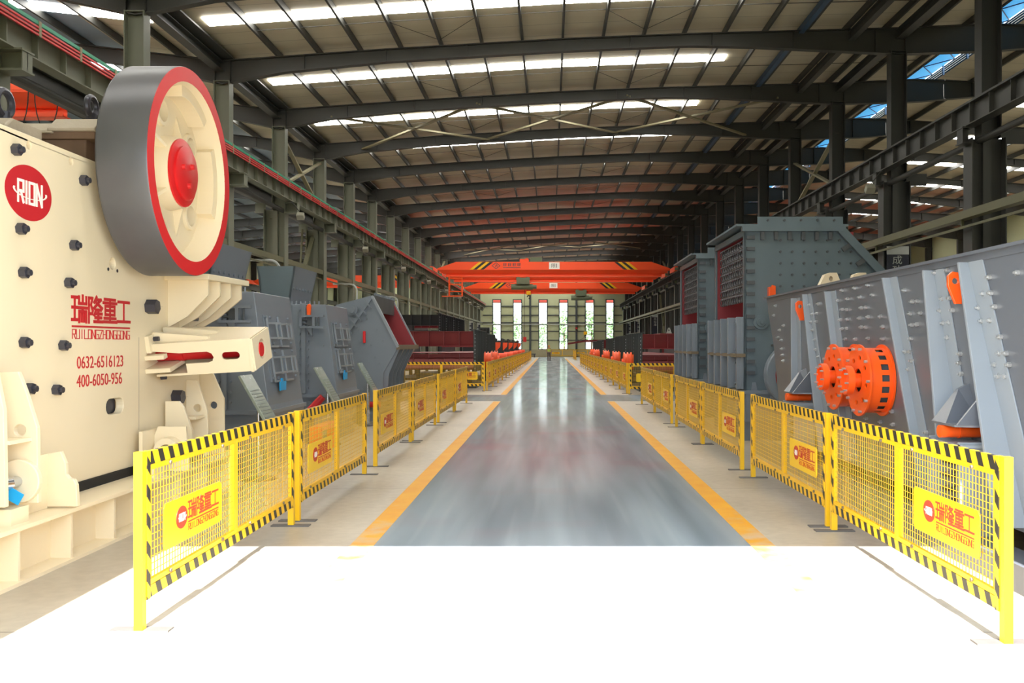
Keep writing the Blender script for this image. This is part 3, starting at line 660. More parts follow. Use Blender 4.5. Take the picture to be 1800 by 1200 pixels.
    for h in hol:
        c = (0, sum(p[0] for p in h)/len(h), sum(p[1] for p in h)/len(h)); m.lathe([(.12, -4.27), (.12, -4.235), (.16, -4.235), (.17, -4.27)], c, 'x', 20)
    m.lathe([(.42, -4.28), (.385, -4.12), (.3, -4.12), (.3, -4.28)], C, 'x', 40)
    for k in range(5):
        a = math.radians(72*k); e = Vector((0, math.cos(a), math.sin(a))); sdw = Vector((0, -math.sin(a), math.cos(a)))*.02; c = Vector((0, cy_, cz_))
        q = [c+e*.38+Vector((-4.15, 0, 0)), c+e*.38+Vector((-4.3, 0, 0)), c+e*.80+Vector((-4.3, 0, 0))]
        m.add([p-sdw for p in q]+[p+sdw for p in q], [(0, 1, 2), (3, 5, 4), (0, 3, 4, 1), (1, 4, 5, 2), (2, 5, 3, 0)])
    for a0, sp in ((-24, 52), (50, 46)):
        a0 = math.radians(a0); pts = [a0+math.radians(sp)*i/8 for i in range(9)]
        for a, b in zip(pts, pts[1:]):
            m.hexa([(X, cy_+r*math.cos(q), cz_+r*math.sin(q)) for X in (-4.27, -4.08) for r, q in ((.84, a), (.84, b), (.965, b), (.965, a))])
    m.build('web', 'cream', w, smooth=True)
    MB().lathe([(0, -4.14), (.375, -4.14), (.375, -4.10), (.36, -4.09), (0, -4.09)], C, 'x', 48, False).build('hub_ring', 'red_paint', w, smooth=True)
    m = MB().lathe([(0, -4.1), (.3, -4.1), (.3, -4.065), (.285, -4.055), (0, -4.055)], (0, cy_+.01, cz_), 'x', 48, False)
    for k in range(3): a = math.radians(40+120*k); m.tube((-4.06, cy_+.14*math.cos(a), cz_+.14*math.sin(a)), (-4.02, cy_+.14*math.cos(a), cz_+.14*math.sin(a)), .035, .028, n=12)
    m.build('hub_cover', 'red_paint', w, smooth=True)
    # bolts on the plate
    for x, y in ((29, 263), (148, 317), (37, 402), (131, 431), (42, 479), (122, 497), (43, 602), (112, 607), (53, 683), (100, 685)):
        p = onX(x-5, y, PX); MB().hexbolt(p, (1, 0, 0), .052, .06, .55).build('bolt', 'bolt_dark', t)
    for x, y in ((264, 539), (336, 553), (313, 487), (310, 697)):
        p = onX(x-5, y, PX); MB().hexbolt(p, (1, 0, 0), .085, .12, .01).build('bolt', 'bolt_dark', t, bev=.006)
    for x, y in ((190, 473), (206, 476)): p = onX(x, y, PX); MB().tube(p, p+Vector((.004, 0, 0)), .018).build('rivet', 'bolt_dark', t)
    # toggle tension box sticking out over the aisle side
    o = Vector((-4.6, 10.45, 1.73)); th = math.radians(3.5)
    rl = math.radians(13.5)
    ux, uy = Vector((math.cos(th), 0, math.sin(th))), Vector((0, math.cos(rl), math.sin(rl))); uz = ux.cross(uy)
    def tf(m):
        m.v = [tuple(o+ux*v[0]+uy*v[1]+uz*v[2]) for v in m.v]; return m
    L = 1.14
    tf(MB().prism([(.36, -.17), (L, -.17), (L, .17), (-.02, .17), (-.02, .11), (.30, .07), (.62, .07), (.67, .045), (.69, .0), (.67, -.045), (.62, -.06), (.36, -.06)], 'y', 0, .02, [slot(.83, .95, .005, .045)])).build('tension_box', 'cream', t)
    tf(MB().prism([(-.05, 0), (L, 0), (L, .62), (.05, .95)], 'z', .17, .195).prism([(.0, 0), (L, 0), (L, .62), (.05, .9)], 'z', -.195, -.17).prism([(0, -.17), (L, -.17), (L-.05, .17), (0, .17)], 'y', .5, .52).box(-.05, .0, -.05, .1, .1, .3)).build('box_plate', 'cream', t)
    tf(MB().prism([(0, -.19), (.62, -.19), (.62, .19), (0, .19)], 'x', L, L+.02, [circ(.3, 0, .12)]).prism([(-.02, -.2), (.0, .2), (.05, .2), (.62, .2), (.62, -.2)], 'x', L-.03, L, [circ(.3, 0, .12)])).build('end_plate', 'cream', t)
    m = MB()
    for yy in (.13, .42): m.prism([(-.02, .195), (.62, .195), (.62, .225), (.02, .31), (-.02, .31)], 'y', yy-.03, yy+.03)
    tf(m).build('gusset', 'cream', t)
    tf(MB().tube((-.3, .26, .02), (L+.03, .26, .0), .085, n=16).tube((.2, .26, .02), (.26, .26, .02), .1, n=16)).build('spring_rod', 'red_paint', t, smooth=True)
    tf(MB().box(-.12, .16, -.1, .0, .03, .08).box(-.12, .22, -.12, .3, -.12, -.07)).build('box_bracket', 'cream', t)
    m = MB()
    for yy, z in ((.08, .24), (.3, .24)): m.tube((-.04, yy, z), (.06, yy, z), .03, n=6)
    m.tube((.06, .1, -.23), (.0, .1, -.23), .03, n=6); tf(m).build('clamp_bolt', 'bolt_dark', t)
    # bracket shelf under the flywheel
    MB().prism([(-4.66, 10.85), (-4.12, 10.85), (-4.05, 12.1), (-4.66, 12.1)], 'z', 2.70, 2.77).build('support_shelf', 'cream', t, bev=.006)
    for k in range(4):
        y = 10.98+.33*k; MB().prism([(-4.7, 2.70), (-4.17+.02*k, 2.70), (-4.17+.02*k, 2.52), (-4.42, 2.26), (-4.7, 2.1)], 'y', y-.02, y+.02).build('shelf_gusset', 'cream', t)
    # upright mounting lugs, plates facing the door
    def lug(y, pts, hole=None, r=.05, name='mounting_lug'):
        h = []
        if hole: q = onY(*hole, y); h = [circ(q.x, q.z, r)]
        MB().prism([(onY(px, py, y).x, onY(px, py, y).z) for px, py in pts], 'y', y, y+.05, h).build(name, 'cream', t, bev=.006)
    lug(10.74, [(290, 790), (290, 705), (314, 705), (323, 716), (337, 756), (338, 800)])
    lug(11.3, [(327, 800), (327, 667), (346, 668), (364, 722), (367, 800)], (347, 717))
    lug(11.95, [(306, 810), (296, 690), (306, 650), (371, 650), (393, 700), (394, 810)], (375, 712))
    lug(7.46, [(-26, 655), (32, 653), (46, 690), (65, 752), (67, 884), (-26, 884)], (35, 756))
    lug(7.12, [(-60, 610), (-8, 650), (6, 720), (9, 892), (-60, 892)])
    MB().box(-4.66, -4.3, 7.16, 7.46, 1.12, 1.15).box(-4.66, -4.34, 11.0, 11.3, 1.0, 1.03).box(-4.66, -4.34, 10.8, 11.3, .56, .6).build('lug_shelf', 'cream', t)
    lug(7.98, [(60, 890), (66, 798), (86, 797), (106, 793), (115, 814), (116, 834), (122, 841), (129, 842), (134, 852), (136, 890)], name='stop_block')
    MB().box(-4.66, -4.46, 7.5, 7.98, .47, .95).build('stop_block', 'cream', t)
    # axle bracket low on the right
    m = MB(); q = onY(296, 782, 10.3)
    m.prism([(q.x-.2, .47), (q.x-.2, .78), (q.x-.12, .98), (q.x+.2, .98), (q.x+.24, .47)], 'y', 10.3, 10.34, [circ(q.x+.02, .72, .07)]); m.lathe([(.07, 10.18), (.14, 10.18), (.15, 10.3), (.07, 10.3)], (q.x+.02, 0, .72), 'y', 24); m.box(q.x-.2, q.x-.16, 10.0, 10.5, .47, .95)
    m.build('axle_bracket', 'cream', t)
    # hydraulic fitting and blue tag low on the left
    p = onY(30, 846, 7.4)
    MB().tube(p, p+Vector((0, .06, 0)), .18, n=28).build('round_flange', 'cream', t, bev=.008)
    MB().tube(p+Vector((.0, -.12, .0)), p, .045, n=12).tube(p+Vector((-.02, -.16, 0)), p+Vector((0, -.1, 0)), .055, n=12).build('pipe_fitting', 'chrome', t, smooth=True)
    q = onY(24, 870, 7.28); MB().bar(q+Vector((-.06, 0, .03)), q+Vector((.06, 0, -.04)), .006, .1, (0, 0, 1)).build('tag', 'tag_blue', t, label='small blue tag')
    scatter('clamp_block', MB().box(-.1, .1, -.12, .12, 0, .132), 'cream', [(-4.4, y, .468) for y in (7.3, 9.9, 10.6)], t)
    # badge and writing
    n, u, v = (1, 0, 0), (0, 1, 0), (0, 0, 1)
    a, b = onX(8, 339, PX), onX(90, 339, PX); c = (a+b)/2; c.z = onX(49, 339, PX).z
    ru, rv = (b.y-a.y)/2, .245
    bd = MB().prism(circ(c.y, c.z, rv, 56, ru), 'x', PX, PX+.004).build('oval_badge', 'red_letter', t, label='red oval badge')
    m = MB(); rion(m, c+Vector((.004, .0, .0)), u, v, n, ru*1.02, rv*.76); m.build('badge_letters', 'white_letter', bd, label='pale letters')
    p0, p1 = onX(126, 563, PX), onX(228, 563, PX)
    m = MB(); cw = (p1.y-p0.y)/4.24; ch = .262
    brand(m, (PX, p0.y, onX(126, 565, PX).z), u, v, n, cw, ch, .08*cw, 1.2, 1.15, True)
    m.build('lettering', 'red_letter', t, label='red characters and company name')
    for txt, (x0, y0), x1, ht in (('0632-6516123', (135, 648), 216, .122), ('400-6050-956', (134.5, 681), 214, .122)):
        q0, q1 = onX(x0, y0, PX), onX(x1, y0, PX); m = MB(); text_mesh(m, txt, q0, u, v, n, ht, q1.y-q0.y); m.build('phone_number', 'red_letter', t, label='red telephone number')
    return t
jaw_crusher()

# ------------------------------------------------------------------ barriers
BL = 3.58
def barrier(sign_left, label):
    t = thing('safety_barrier', label, 'barrier', (0, 0, 0), 'yellow mesh barriers')
    for x in (.03, BL-.03):
        MB().box(x-.03, x+.03, -.03, .03, .012, 1.2).build('post', 'yellow', t)
        MB().box(*((0, .1) if x < 1 else (BL-.1, BL)), -.2, .2, 0, .012).build('foot_plate', 'foot_steel', t)
    MB().box(BL/2-.025, BL/2+.025, -.028, .02, .2, 1.12).build('middle_post', 'yellow', t)
    for z0, z1 in ((1.105, 1.195), (.205, .285)): MB().box(.06, BL-.06, -.034, .0, z0, z1).build('hazard_strip', 'hazard', t)
    for x in (.085, BL-.085): MB().box(x-.025, x+.025, -.036, -.0, .2, 1.2).build('side_strip', 'hazard_side', t)
    m = MB()
    for a, b in ((.11, BL/2-.025), (BL/2+.025, BL-.11)):
        for z in (.305, 1.085): m.box(a, b, -.03, .0, z-.018, z+.018)
        for x in (a+.012, b-.012): m.box(x-.012, x+.012, -.028, .0, .29, 1.1)
    m.build('inner_frame', 'yellow', t)
    for a, b in ((.13, BL/2-.04), (BL/2+.04, BL-.13)):
        m = MB(); r = .0023; n = 33
        for i in range(1, n): x = a+(b-a)*i/n; m.box(x-r, x+r, -.012, -.007, .32, 1.07)
        for i in range(1, 15): z = .32+.75*i/15; m.box(a, b, -.017, -.012, z-r, z+r)
        m.build('wire_mesh', 'yellow_wire', t)
        scatter('clip', MB().tube((0, -.045, 0), (0, -.03, 0), .014, n=8), 'flange_brown', [(x, 0, z) for z in (.31, 1.08) for x in (a+.3, b-.3)], t)
    sx = .30 if sign_left else BL-.30-1.1
    s = MB().prism([(sx+.03, .47), (sx+1.07, .47), (sx+1.1, .5), (sx+1.1, .77), (sx+1.07, .8), (sx+.03, .8), (sx, .77), (sx, .5)], 'y', -.045, -.036).build('sign', 'sign_yellow', t, bev=.002)
    e = MB().prism(circ(sx+.30, .655, .082, 32, .1), 'y', -.049, -.045).build('emblem', 'sign_red', s)
    m = MB(); rion(m, (sx+.30, -.049, .655), (1, 0, 0), (0, 0, 1), (0, -1, 0), .1, .052, .002); m.build('emblem_letters', 'white_letter', s)
    m = MB(); brand(m, (sx+.42, -.045, .62), (1, 0, 0), (0, 0, 1), (0, -1, 0), .143, .135, .012, 1.1, .8, True, .002); m.build('lettering', 'sign_red', s)
    return t
BA = barrier(True, 'tmp'); BB = barrier(False, 'tmp')
used = set()
def put(proto, loc, rz_, label):
    if proto not in used:
        used.add(proto); proto.location = loc; proto.rotation_euler = (0, 0, rz_); proto['label'] = label; return proto
    return dup(proto, loc, rz_, label)
XB = -2.75
LEFTS = ['nearest yellow mesh barrier on the left, its end post in the sunlight', 'second yellow mesh barrier on the left, closing up to the first one', 'third yellow mesh barrier on the left, first after the walk-through gap', 'fourth yellow mesh barrier on the left, second after the walk-through gap', 'fifth yellow mesh barrier on the left, third after the gap', 'sixth yellow mesh barrier on the left, ending at the cross passage']
for y, lb in zip((6.0, 9.75, 14.1, 17.85, 22.0, 25.85), LEFTS): put(BA, (XB, y, 0), PI/2, lb)
RIGHTS = ['nearest yellow mesh barrier on the right, its end post in the sunlight', 'second yellow mesh barrier on the right, in front of the orange drums', 'third yellow mesh barrier on the right, first after the walk-through gap', 'fourth yellow mesh barrier on the right, in front of the two tall crushers', 'fifth yellow mesh barrier on the right, after the second gap', 'sixth yellow mesh barrier on the right, ending at the cross passage']
for y, lb in zip((5.74, 9.44, 13.72, 17.36, 21.7, 25.3), RIGHTS): put(BB, (2.92, y+BL, 0), -PI/2, lb)
put(BB, (-2.7-BL, 37.0, 0), 0, 'yellow barrier facing the door on the left, across the far side of the cross passage')
put(BA, (2.99, 34.7, 0), 0, 'yellow barrier facing the door on the right, across the far side of the cross passage')
for i in range(17): put(BA, (-2.64+.018*i, 37.24+3.68*i, 0), PI/2-.005, 'far row of yellow barriers on the left, %s panel beyond the cross passage' % ORDN[i])
for i in range(13): put(BB, (2.95-.02*i, 34.96+BL+3.64*i, 0), -PI/2+.005, 'far row of yellow barriers on the right, %s panel beyond the cross passage' % ORDN[i])
put(BA, (-2.35, 104.0, 0), PI/2, 'lone yellow barrier panel at the far left end of the aisle')
for i, x in enumerate((-.1, 3.55)): put(BA, (x, 131.5, 0), 0, 'yellow barrier parallel to the end wall, %s' % ('behind the walking person' if i == 0 else 'to the right under the fifth window'))
for i, y in enumerate((108.0, 113.0, 118.0)): put(BB, (3.05, y+BL, 0), -PI/2, 'yellow barrier at the far right end of the aisle, %s from the door' % ORDN[i])

# ------------------------------------------------------------------ vibrating screen (right, nearest)
SX = 3.95
def screen_near():
    t = thing('vibrating_screen', 'large grey vibrating screen with two orange exciter drums beside the right barrier', 'screen', (5.1, 11, 0))
    MB().prism([(5.6, .35), (15.55, .35), (15.6, .95), (15.95, 1.9), (16.35, 2.5), (16.45, 2.76), (5.6, 2.76)], 'x', SX, SX+.03).build('side_plate', 'screen_grey', t)
    MB().prism([(5.6, .35), (15.55, .35), (15.6, .95), (15.95, 1.9), (16.35, 2.5), (16.45, 2.76), (5.6, 2.76)], 'x', SX+2.3, SX+2.33).build('side_plate', 'screen_grey', t)
    MB().box(SX-.05, SX+.08, 5.6, 16.5, 2.755, 2.785).box(SX-.012, SX, 5.6, 16.4, 2.69, 2.755).box(SX+2.25, SX+2.45, 5.6, 16.4, 2.76, 2.785).build('top_flange', 'screen_grey', t)
    m = MB()
    for z in (1.15, 1.9): m.box(SX+.03, SX+2.3, 5.7, 15.5, z-.03, z+.03)
    m.build('deck', 'maroon', t)
    m = MB()
    for k in range(6): m.tube((SX+.03, 6.2+1.8*k, 1.5), (SX+2.3, 6.2+1.8*k, 1.5), .1, n=12)
    m.build('cross_tube', 'maroon', t)
    MB().box(SX-.35, SX-.05, 5.4, 16.2, 0, .22).box(SX+2.3, SX+2.6, 5.4, 16.2, 0, .22).box(SX-.3, SX+2.4, 6.2, 6.5, 0, .2).box(SX-.3, SX+2.4, 14.6, 14.9, 0, .2).build('base_frame', 'screen_grey', t)
    def rib(top, bot, d0, d1, wband=.16, z0=None):
        a, b = onX(*top, SX), onX(*bot, SX)
        if z0 is not None: k = (z0-a.z)/(b.z-a.z); b = a+(b-a)*k
        dy = .02
        m = MB().hexa([(SX, b.y-dy, b.z), (SX-d1, b.y-dy, b.z), (SX-d1, b.y+dy, b.z), (SX, b.y+dy, b.z), (SX, a.y-dy, a.z), (SX-d0, a.y-dy, a.z), (SX-d0, a.y+dy, a.z), (SX, a.y+dy, a.z)])
        m.hexa([(SX, b.y-wband, b.z), (SX-.014, b.y-wband, b.z), (SX-.014, b.y, b.z), (SX, b.y, b.z), (SX, a.y-wband, a.z), (SX-.014, a.y-wband, a.z), (SX-.014, a.y, a.z), (SX, a.y, a.z)])
        m.build('stiffener', 'screen_rib', t, bev=.004)
    rib((1401, 524), (1404, 690), .10, .12, .2, 1.25); rib((1420, 517), (1440, 660), .09, .16, .2, .4)
    rib((1461, 512), (1477, 640), .1, .1, .22, .4); rib((1565, 488), (1618, 770), .1, .11, .22, .4)
    rib((1642, 475), (1683, 730), .12, .24, .25, 1.0); rib((1702, 461), (1775, 790), .1, .27, .3, .4); rib((1850, 420), (1960, 790), .1, .14, .3, .4)
    # spring seats with orange trunnions
    for ya, yb, nm in ((7.95, 8.65, 'near'), (13.36, 14.06, 'far')):
        ym = (ya+yb)/2
        m = MB().hexa([(SX, ya, 1.18), (SX-.34, ya+.1, 1.18), (SX-.34, yb-.1, 1.18), (SX, yb, 1.18), (SX, ya, 1.2), (SX-.34, ya+.1, 1.2), (SX-.34, yb-.1, 1.2), (SX, yb, 1.2)])
        m.add([(SX, ym-.3, 1.2), (SX-.34, ym-.3, 1.2), (SX, ym-.3, 1.62), (SX, ym-.27, 1.2), (SX-.34, ym-.27, 1.2), (SX, ym-.27, 1.62)], [(0, 1, 2), (3, 5, 4), (0, 3, 4, 1), (1, 4, 5, 2), (2, 5, 3, 0)])
        m.hexa([(SX, ym+.0, 1.2), (SX-.33, ym-.05, 1.2), (SX-.33, ym+.25, 1.2), (SX, ym+.25, 1.2), (SX, ym+.2, 1.55), (SX-.1, ym+.2, 1.5), (SX-.1, ym+.25, 1.5), (SX, ym+.25, 1.55)])
        m.build('spring_seat', 'screen_grey', t)
        MB().tube((SX-.37, ym, 1.12), (SX+.02, ym, 1.12), .058, n=24).tube((SX-.2, ym, 1.12), (SX-.18, ym, 1.12), .064, n=24).build('trunnion', 'orange', t, smooth=True)
        MB().box(SX-.33, SX-.02, ya+.02, ya+.06, .22, 1.05).box(SX-.33, SX-.02, yb-.06, yb-.02, .22, 1.05).box(SX-.33, SX-.02, ya, yb, 1.0, 1.03).build('support_leg', 'screen_rib', t)
        m = MB()
        for yy in (ym-.17, ym+.17): m.pipe([(SX-.17+.09*math.cos(a*.6), yy+.09*math.sin(a*.6), .25+.75*a/60) for a in range(61)], .018, 6)
        m.build('coil_spring', 'bolt_dark', t, smooth=True)
    # lifting lugs
    for (x, y), yk in (((1398, 544), 0), ((1670, 503), 1)):
        p = onX(x+8, y, SX-.06); Y = p.y
        m = MB().prism([(p.x-.07, p.z+.1), (p.x-.03, p.z+.14), (p.x+.05, p.z+.13), (p.x+.07, p.z+.1), (p.x+.07, p.z-.17), (p.x+.0, p.z-.17), (p.x-.07, p.z+.0)], 'y', Y-.02, Y+.02, [circ(p.x, p.z+.05, .03)])
        m.build('lifting_lug', 'orange', t, bev=.006)
    # exciters
    for Y, Z in ((10.7, 1.494), (11.66, 1.5)):
        C = (0, Y, Z); R_ = .425
        hol = [circ(Y+.27*math.cos(a), Z+.27*math.sin(a), .03, 12, .045) for a in [2*PI*k/8+.2 for k in range(8)]]
        e = MB().prism(circ(Y, Z, R_, 48), 'x', 3.65, 3.67, hol+[circ(Y, Z, .14, 24)]).build('exciter_drum', 'orange', t)
        # guard with windows: bands and bars
        m = MB().lathe([(.385, 3.67), (.385, 3.80), (.38, 3.80), (.38, 3.67)], C, 'x', 56).lathe([(.385, 3.885), (.385, 3.935), (.38, 3.935), (.38, 3.885)], C, 'x', 56).lathe([(R_, 3.925), (R_, 3.945), (.37, 3.945), (.37, 3.925)], C, 'x', 48)
        for k in range(18):
            a0 = 2*PI*k/18; st = 4
            for i in range(st):
                a, b = a0+(2*PI/18*.45)*i/st, a0+(2*PI/18*.45)*(i+1)/st
                m.hexa([(X, Y+r*math.cos(q), Z+r*math.sin(q)) for X in (3.79, 3.89) for r, q in ((.38, a), (.38, b), (.385, b), (.385, a))])
        m.build('drum_guard', 'orange', e, smooth=True)
        MB().lathe([(0, 3.72), (.35, 3.72), (.35, 3.93), (0, 3.93)], C, 'x', 32, False).build('drum_core', 'machine_dark', e, smooth=True)
        scatter('drum_bolt', MB().tube((-.035, 0, 0), (.005, 0, 0), .016, n=8), 'bolt_silver', [(3.65, Y+.385*math.cos(2*PI*k/10), Z+.385*math.sin(2*PI*k/10)) for k in range(10)], e)
        scatter('hub_bolt', MB().tube((-.04, 0, 0), (.005, 0, 0), .012, n=6), 'bolt_silver', [(3.49, Y+.14*math.cos(2*PI*k/8+.2), Z+.14*math.sin(2*PI*k/8+.2)) for k in range(8)], e)
        MB().tube((3.54, Y, Z), (3.75, Y, Z), .085, n=24).lathe([(.172, 3.49), (.172, 3.565), (.08, 3.575), (.08, 3.54), (.14, 3.53), (.14, 3.49)], C, 'x', 36).build('shaft_flange', 'orange', e, smooth=True)
    # bolt heads scattered over the plate
    px_ = [(1365, 537), (1362, 554), (1372, 580), (1375, 598), (1369, 593), (1379, 572), (1376, 613), (1377, 624), (1378, 634), (1425, 536), (1440, 534), (1430, 552), (1437, 551), (1428, 566), (1437, 565), (1431, 580), (1435, 597), (1436, 614), (1441, 627), (1459, 515),
        (1482, 510), (1504, 506), (1528, 501), (1474, 528), (1492, 525), (1513, 522), (1536, 518), (1482, 544), (1490, 544), (1516, 541), (1524, 540), (1479, 562), (1492, 561), (1513, 559), (1528, 557), (1550, 556), (1482, 578), (1490, 577), (1516, 575), (1524, 575), (1554, 574), (1470, 597), (1488, 596), (1506, 596), (1528, 595), (1554, 595),
        (1592, 510), (1606, 530), (1615, 529), (1602, 551), (1620, 550), (1605, 571), (1614, 570), (1604, 595), (1594, 618), (1602, 618), (1588, 634), (1605, 634), (1593, 649), (1600, 649), (1646, 479), (1668, 475), (1659, 525), (1671, 524), (1655, 546), (1677, 545), (1661, 568), (1671, 567), (1669, 593), (1690, 622), (1688, 638), (1692, 657),
        (1741, 487), (1791, 479), (1731, 516), (1744, 515), (1723, 541), (1751, 539), (1729, 564), (1744, 563), (1761, 592), (1760, 621), (1771, 621), (1752, 641), (1776, 641), (1758, 661), (1770, 661), (1550, 741), (1572, 746), (1630, 760), (1525, 735), (1612, 840), (1640, 870), (1560, 830), (1500, 800), (1700, 880), (1570, 723)]
    scatter('bolt', MB().tube((.01, 0, 0), (-.03, 0, 0), .024, n=6).tube((-.03, 0, 0), (-.05, 0, 0), .012, n=6), 'bolt_silver', [onX(x, y, SX) for x, y in px_], t)
    MB().box(SX+.03, SX+2.3, 14.7, 15.3, 2.5, 2.66).build('cross_beam', 'cream', t)
    for x, Y in ((1459, 15.0), (1510, 15.0)):
        p = onY(x, 490, Y); b = 2.66; k = 1 if x < 1500 else .8
        MB().prism([(p.x-.3*k, b), (p.x+.28*k, b), (p.x+.1, p.z+.1), (p.x-.02, p.z+.1), (p.x-.1, p.z+.07)], 'y', Y-.05, Y+.1, [circ(p.x+.0, p.z-.0, .045, 14, .03)]).build('lifting_lug', 'cream', t, label='cream lifting lug')
    return t
screen_near()

# ------------------------------------------------------------------ tall hammer crushers (right)
def hammer_crusher(label):
    """local origin: near corner on the aisle side at floor level; x away from the aisle, y deeper"""
    t = thing('hammer_crusher', label, 'crusher', (0, 0, 0), 'tall hammer crushers on the right')
    HT, D = 4.22, 3.25
    MB().prism([(0, 1.0), (2.9, 1.0), (3.6, 2.4), (2.65, 3.3), (1.9, HT), (0, HT)], 'y', 0, .05).build('front_plate', 'machine_blue', t)
    MB().prism([(0, 1.0), (2.9, 1.0), (3.6, 2.4), (2.65, 3.3), (1.9, HT), (0, HT)], 'y', D-.05, D).build('back_plate', 'machine_blue', t)
    m = MB().bar((3.6, D/2, 2.4), (1.9, D/2, HT), D-.1, .05, (1, 0, 1)); m.bar((2.9, D/2, 1.0), (3.6, D/2, 2.4), D-.1, .05); m.build('rear_plate', 'machine_blue', t)
    # flange along the sloping edge and the top
    m = MB().bar((3.62, -.04, 2.4), (1.9, -.04, HT), .12, .16, (1, 0, 1)); m.bar((-.06, -.04, HT), (2.0, -.04, HT), .14, .1); m.build('edge_flange', 'machine_blue', t)
    MB().box(-.18, 2.05, -.1, D+.1, HT+.05, HT+.09).box(.25, 1.95, -.07, -.05, HT+.09, HT+.24).box(.25, 1.95, -.05, .3, HT+.09, HT+.1).build('top_plate', 'machine_blue', t)
    scatter('edge_tab', MB().box(-.035, .035, -.09, 0, -.08, .08), 'machine_dark', [(.35+.27*k, 0, HT-.14) for k in range(6)], t)
    scatter('edge_tab', MB().box(-.08, .08, -.07, 0, -.035, .035), 'machine_dark', [(.12, 0, 1.35+.225*k) for k in range(13)], t)
    for k in range(5):
        m = MB()
        p = Vector((1.98, 0, HT-.16)).lerp(Vector((3.4, 0, 2.58)), (k+.5)/5); q = Vector((-.16, 0, -.1)); m.bar(p+Vector((0, -.05, 0)), p+q*1.1+Vector((0, -.05, 0)), .06, .09)
        m.build('edge_tab', 'machine_dark', t)
    pts = []
    for i in range(8):
        for j in range(7):
            x, z = .72+.235*i, 2.62+.23*j
            if x > 3.3-(z-2.4)*.85: continue
            pts.append((x, 0, z))
    pts += [(x, 0, z) for x, z in ((.6, 2.2), (1.0, 2.1), (.55, 1.9), (.9, 1.6))]+[(.45+.33*k, -.07, HT+.17) for k in range(5)]
    scatter('bolt', MB().tube((0, -.03, 0), (0, 0, 0), .024, n=8), 'machine_dark', pts, t)
    MB().tube((.33, -.05, 2.36), (.33, 0, 2.36), .15, n=28).tube((.33, -.08, 2.36), (.33, -.05, 2.36), .09, n=28).tube((.33, -.1, 2.36), (.33, -.08, 2.36), .04, n=12).build('shaft_cap', 'machine_blue', t, bev=.006)
    MB().prism([(.5, 2.76), (.6, 2.76), (.6, 3.08), (.53, 3.1), (.5, 3.04)], 'y', -.12, -.06).box(.46, .5, -.14, 0, 2.76, 3.06).build('lifting_handle', 'orange', t, bev=.005)
    # aisle face: mouth with red lining, chain curtain
    MB().box(0, .04, 0, .12, 2.3, HT).box(0, .04, D-.12, D, 2.3, HT).box(0, .05, 0, D, HT-.12, HT).box(0, .05, 0, D, 1.0, 2.45).build('mouth_frame', 'machine_blue', t)
    MB().box(.05, 2.4, D-.09, D-.055, 1.1, HT-.05).box(.05, 2.2, .055, .08, 1.1, HT-.05).box(2.2, 2.25, .06, D-.06, 1.1, 3.4).box(.05, 2.2, .06, D-.06, 2.3, 2.35).box(.05, 1.85, .06, D-.06, HT-.07, HT-.05).build('mouth_lining', 'lining_red', t)
    m = MB(); rr = random.Random(11)
    for j in range(7):
        z = HT-.15-.185*j
        for i in range(24):
            y = .2+.122*i; xo = .1+.05*(i % 2)
            pts = [(xo+.03*math.sin(a)*(1 if i % 2 else -1), y+.036*math.sin(a), z-.09+.075*math.cos(a)) for a in [2*PI*k/8 for k in range(9)]]
            m.pipe(pts, .013, 4)
        m.tube((.12, .14, z), (.12, D-.14, z), .012, n=6)
    c = m.build('chain_curtain', 'chain', t); c['kind'] = 'stuff'
    # ribbed lower blocks
    for tier, (z0, z1) in enumerate(((1.72, 2.47), (1.02, 1.68), (.42, .93))):
        for k in range(4):
            ya = .0+.78*k; m = MB().box(-.06, 0, ya+.04, ya+.76, z0, z1)
            m.box(-.2, 0, ya+.62, ya+.74, z0, z1)
            m.box(-.14, 0, ya+.05, ya+.12, z0, z1)
            for zz in (z0+.1, z1-.12): m.tube((-.12, ya+.36, zz), (-.06, ya+.36, zz), .03, n=8)
            m.build('rib_block', 'machine_grey', t, bev=.006)
    m = MB()
    for z in (1.7, .97): m.box(-.24 if z < 1 else -.17, .02, -.02, D, z-.035, z+.035)
    m.build('ledge', 'flange_brown', t)
    MB().box(-.1, 2.9, -.12, D+.08, .93, 1.0).box(-.06, 2.9, -.1, D+.06, .38, .43).box(0, 2.85, -.05, D, 0, .93).box(.02, .1, -.1, -.05, .4, .93).box(.5, .56, -.1, -.05, .7, .93).box(.9, .96, -.1, -.05, .7, .93).build('base_housing', 'machine_grey', t)
    m = MB()
    for x in (.18, .5): m.prism([(x-.06, 1.0), (x+.06, 1.0), (x+.03, 1.16), (x-.03, 1.16)], 'y', -.09, -.05)
    m.build('hinge_lug', 'machine_grey', t)
    # side pulley towards the door
    C = (.95, 0, 1.32)
    MB().lathe([(.64, -.62), (.66, -.6), (.66, -.4), (.64, -.38), (.5, -.38), (.48, -.5), (.48, -.62)], C, 'y', 56).build('pulley', 'machine_grey', t, smooth=True)
    MB().tube((.95, -.5, 1.32), (.95, -.05, 1.32), .12, n=20).tube((.95, -.5, 1.32), (.95, -.44, 1.32), .47, n=40).build('pulley_hub', 'red_paint', t, smooth=True)
    return t
h1 = hammer_crusher('nearer tall blue-grey hammer crusher with chain curtain, behind the fourth right barrier')
h1.location = (3.87, 18.0, 0)
h2 = dup(h1, (3.87, 23.7, 0), label='farther tall blue-grey hammer crusher with chain curtain, partly hidden by the nearer one')
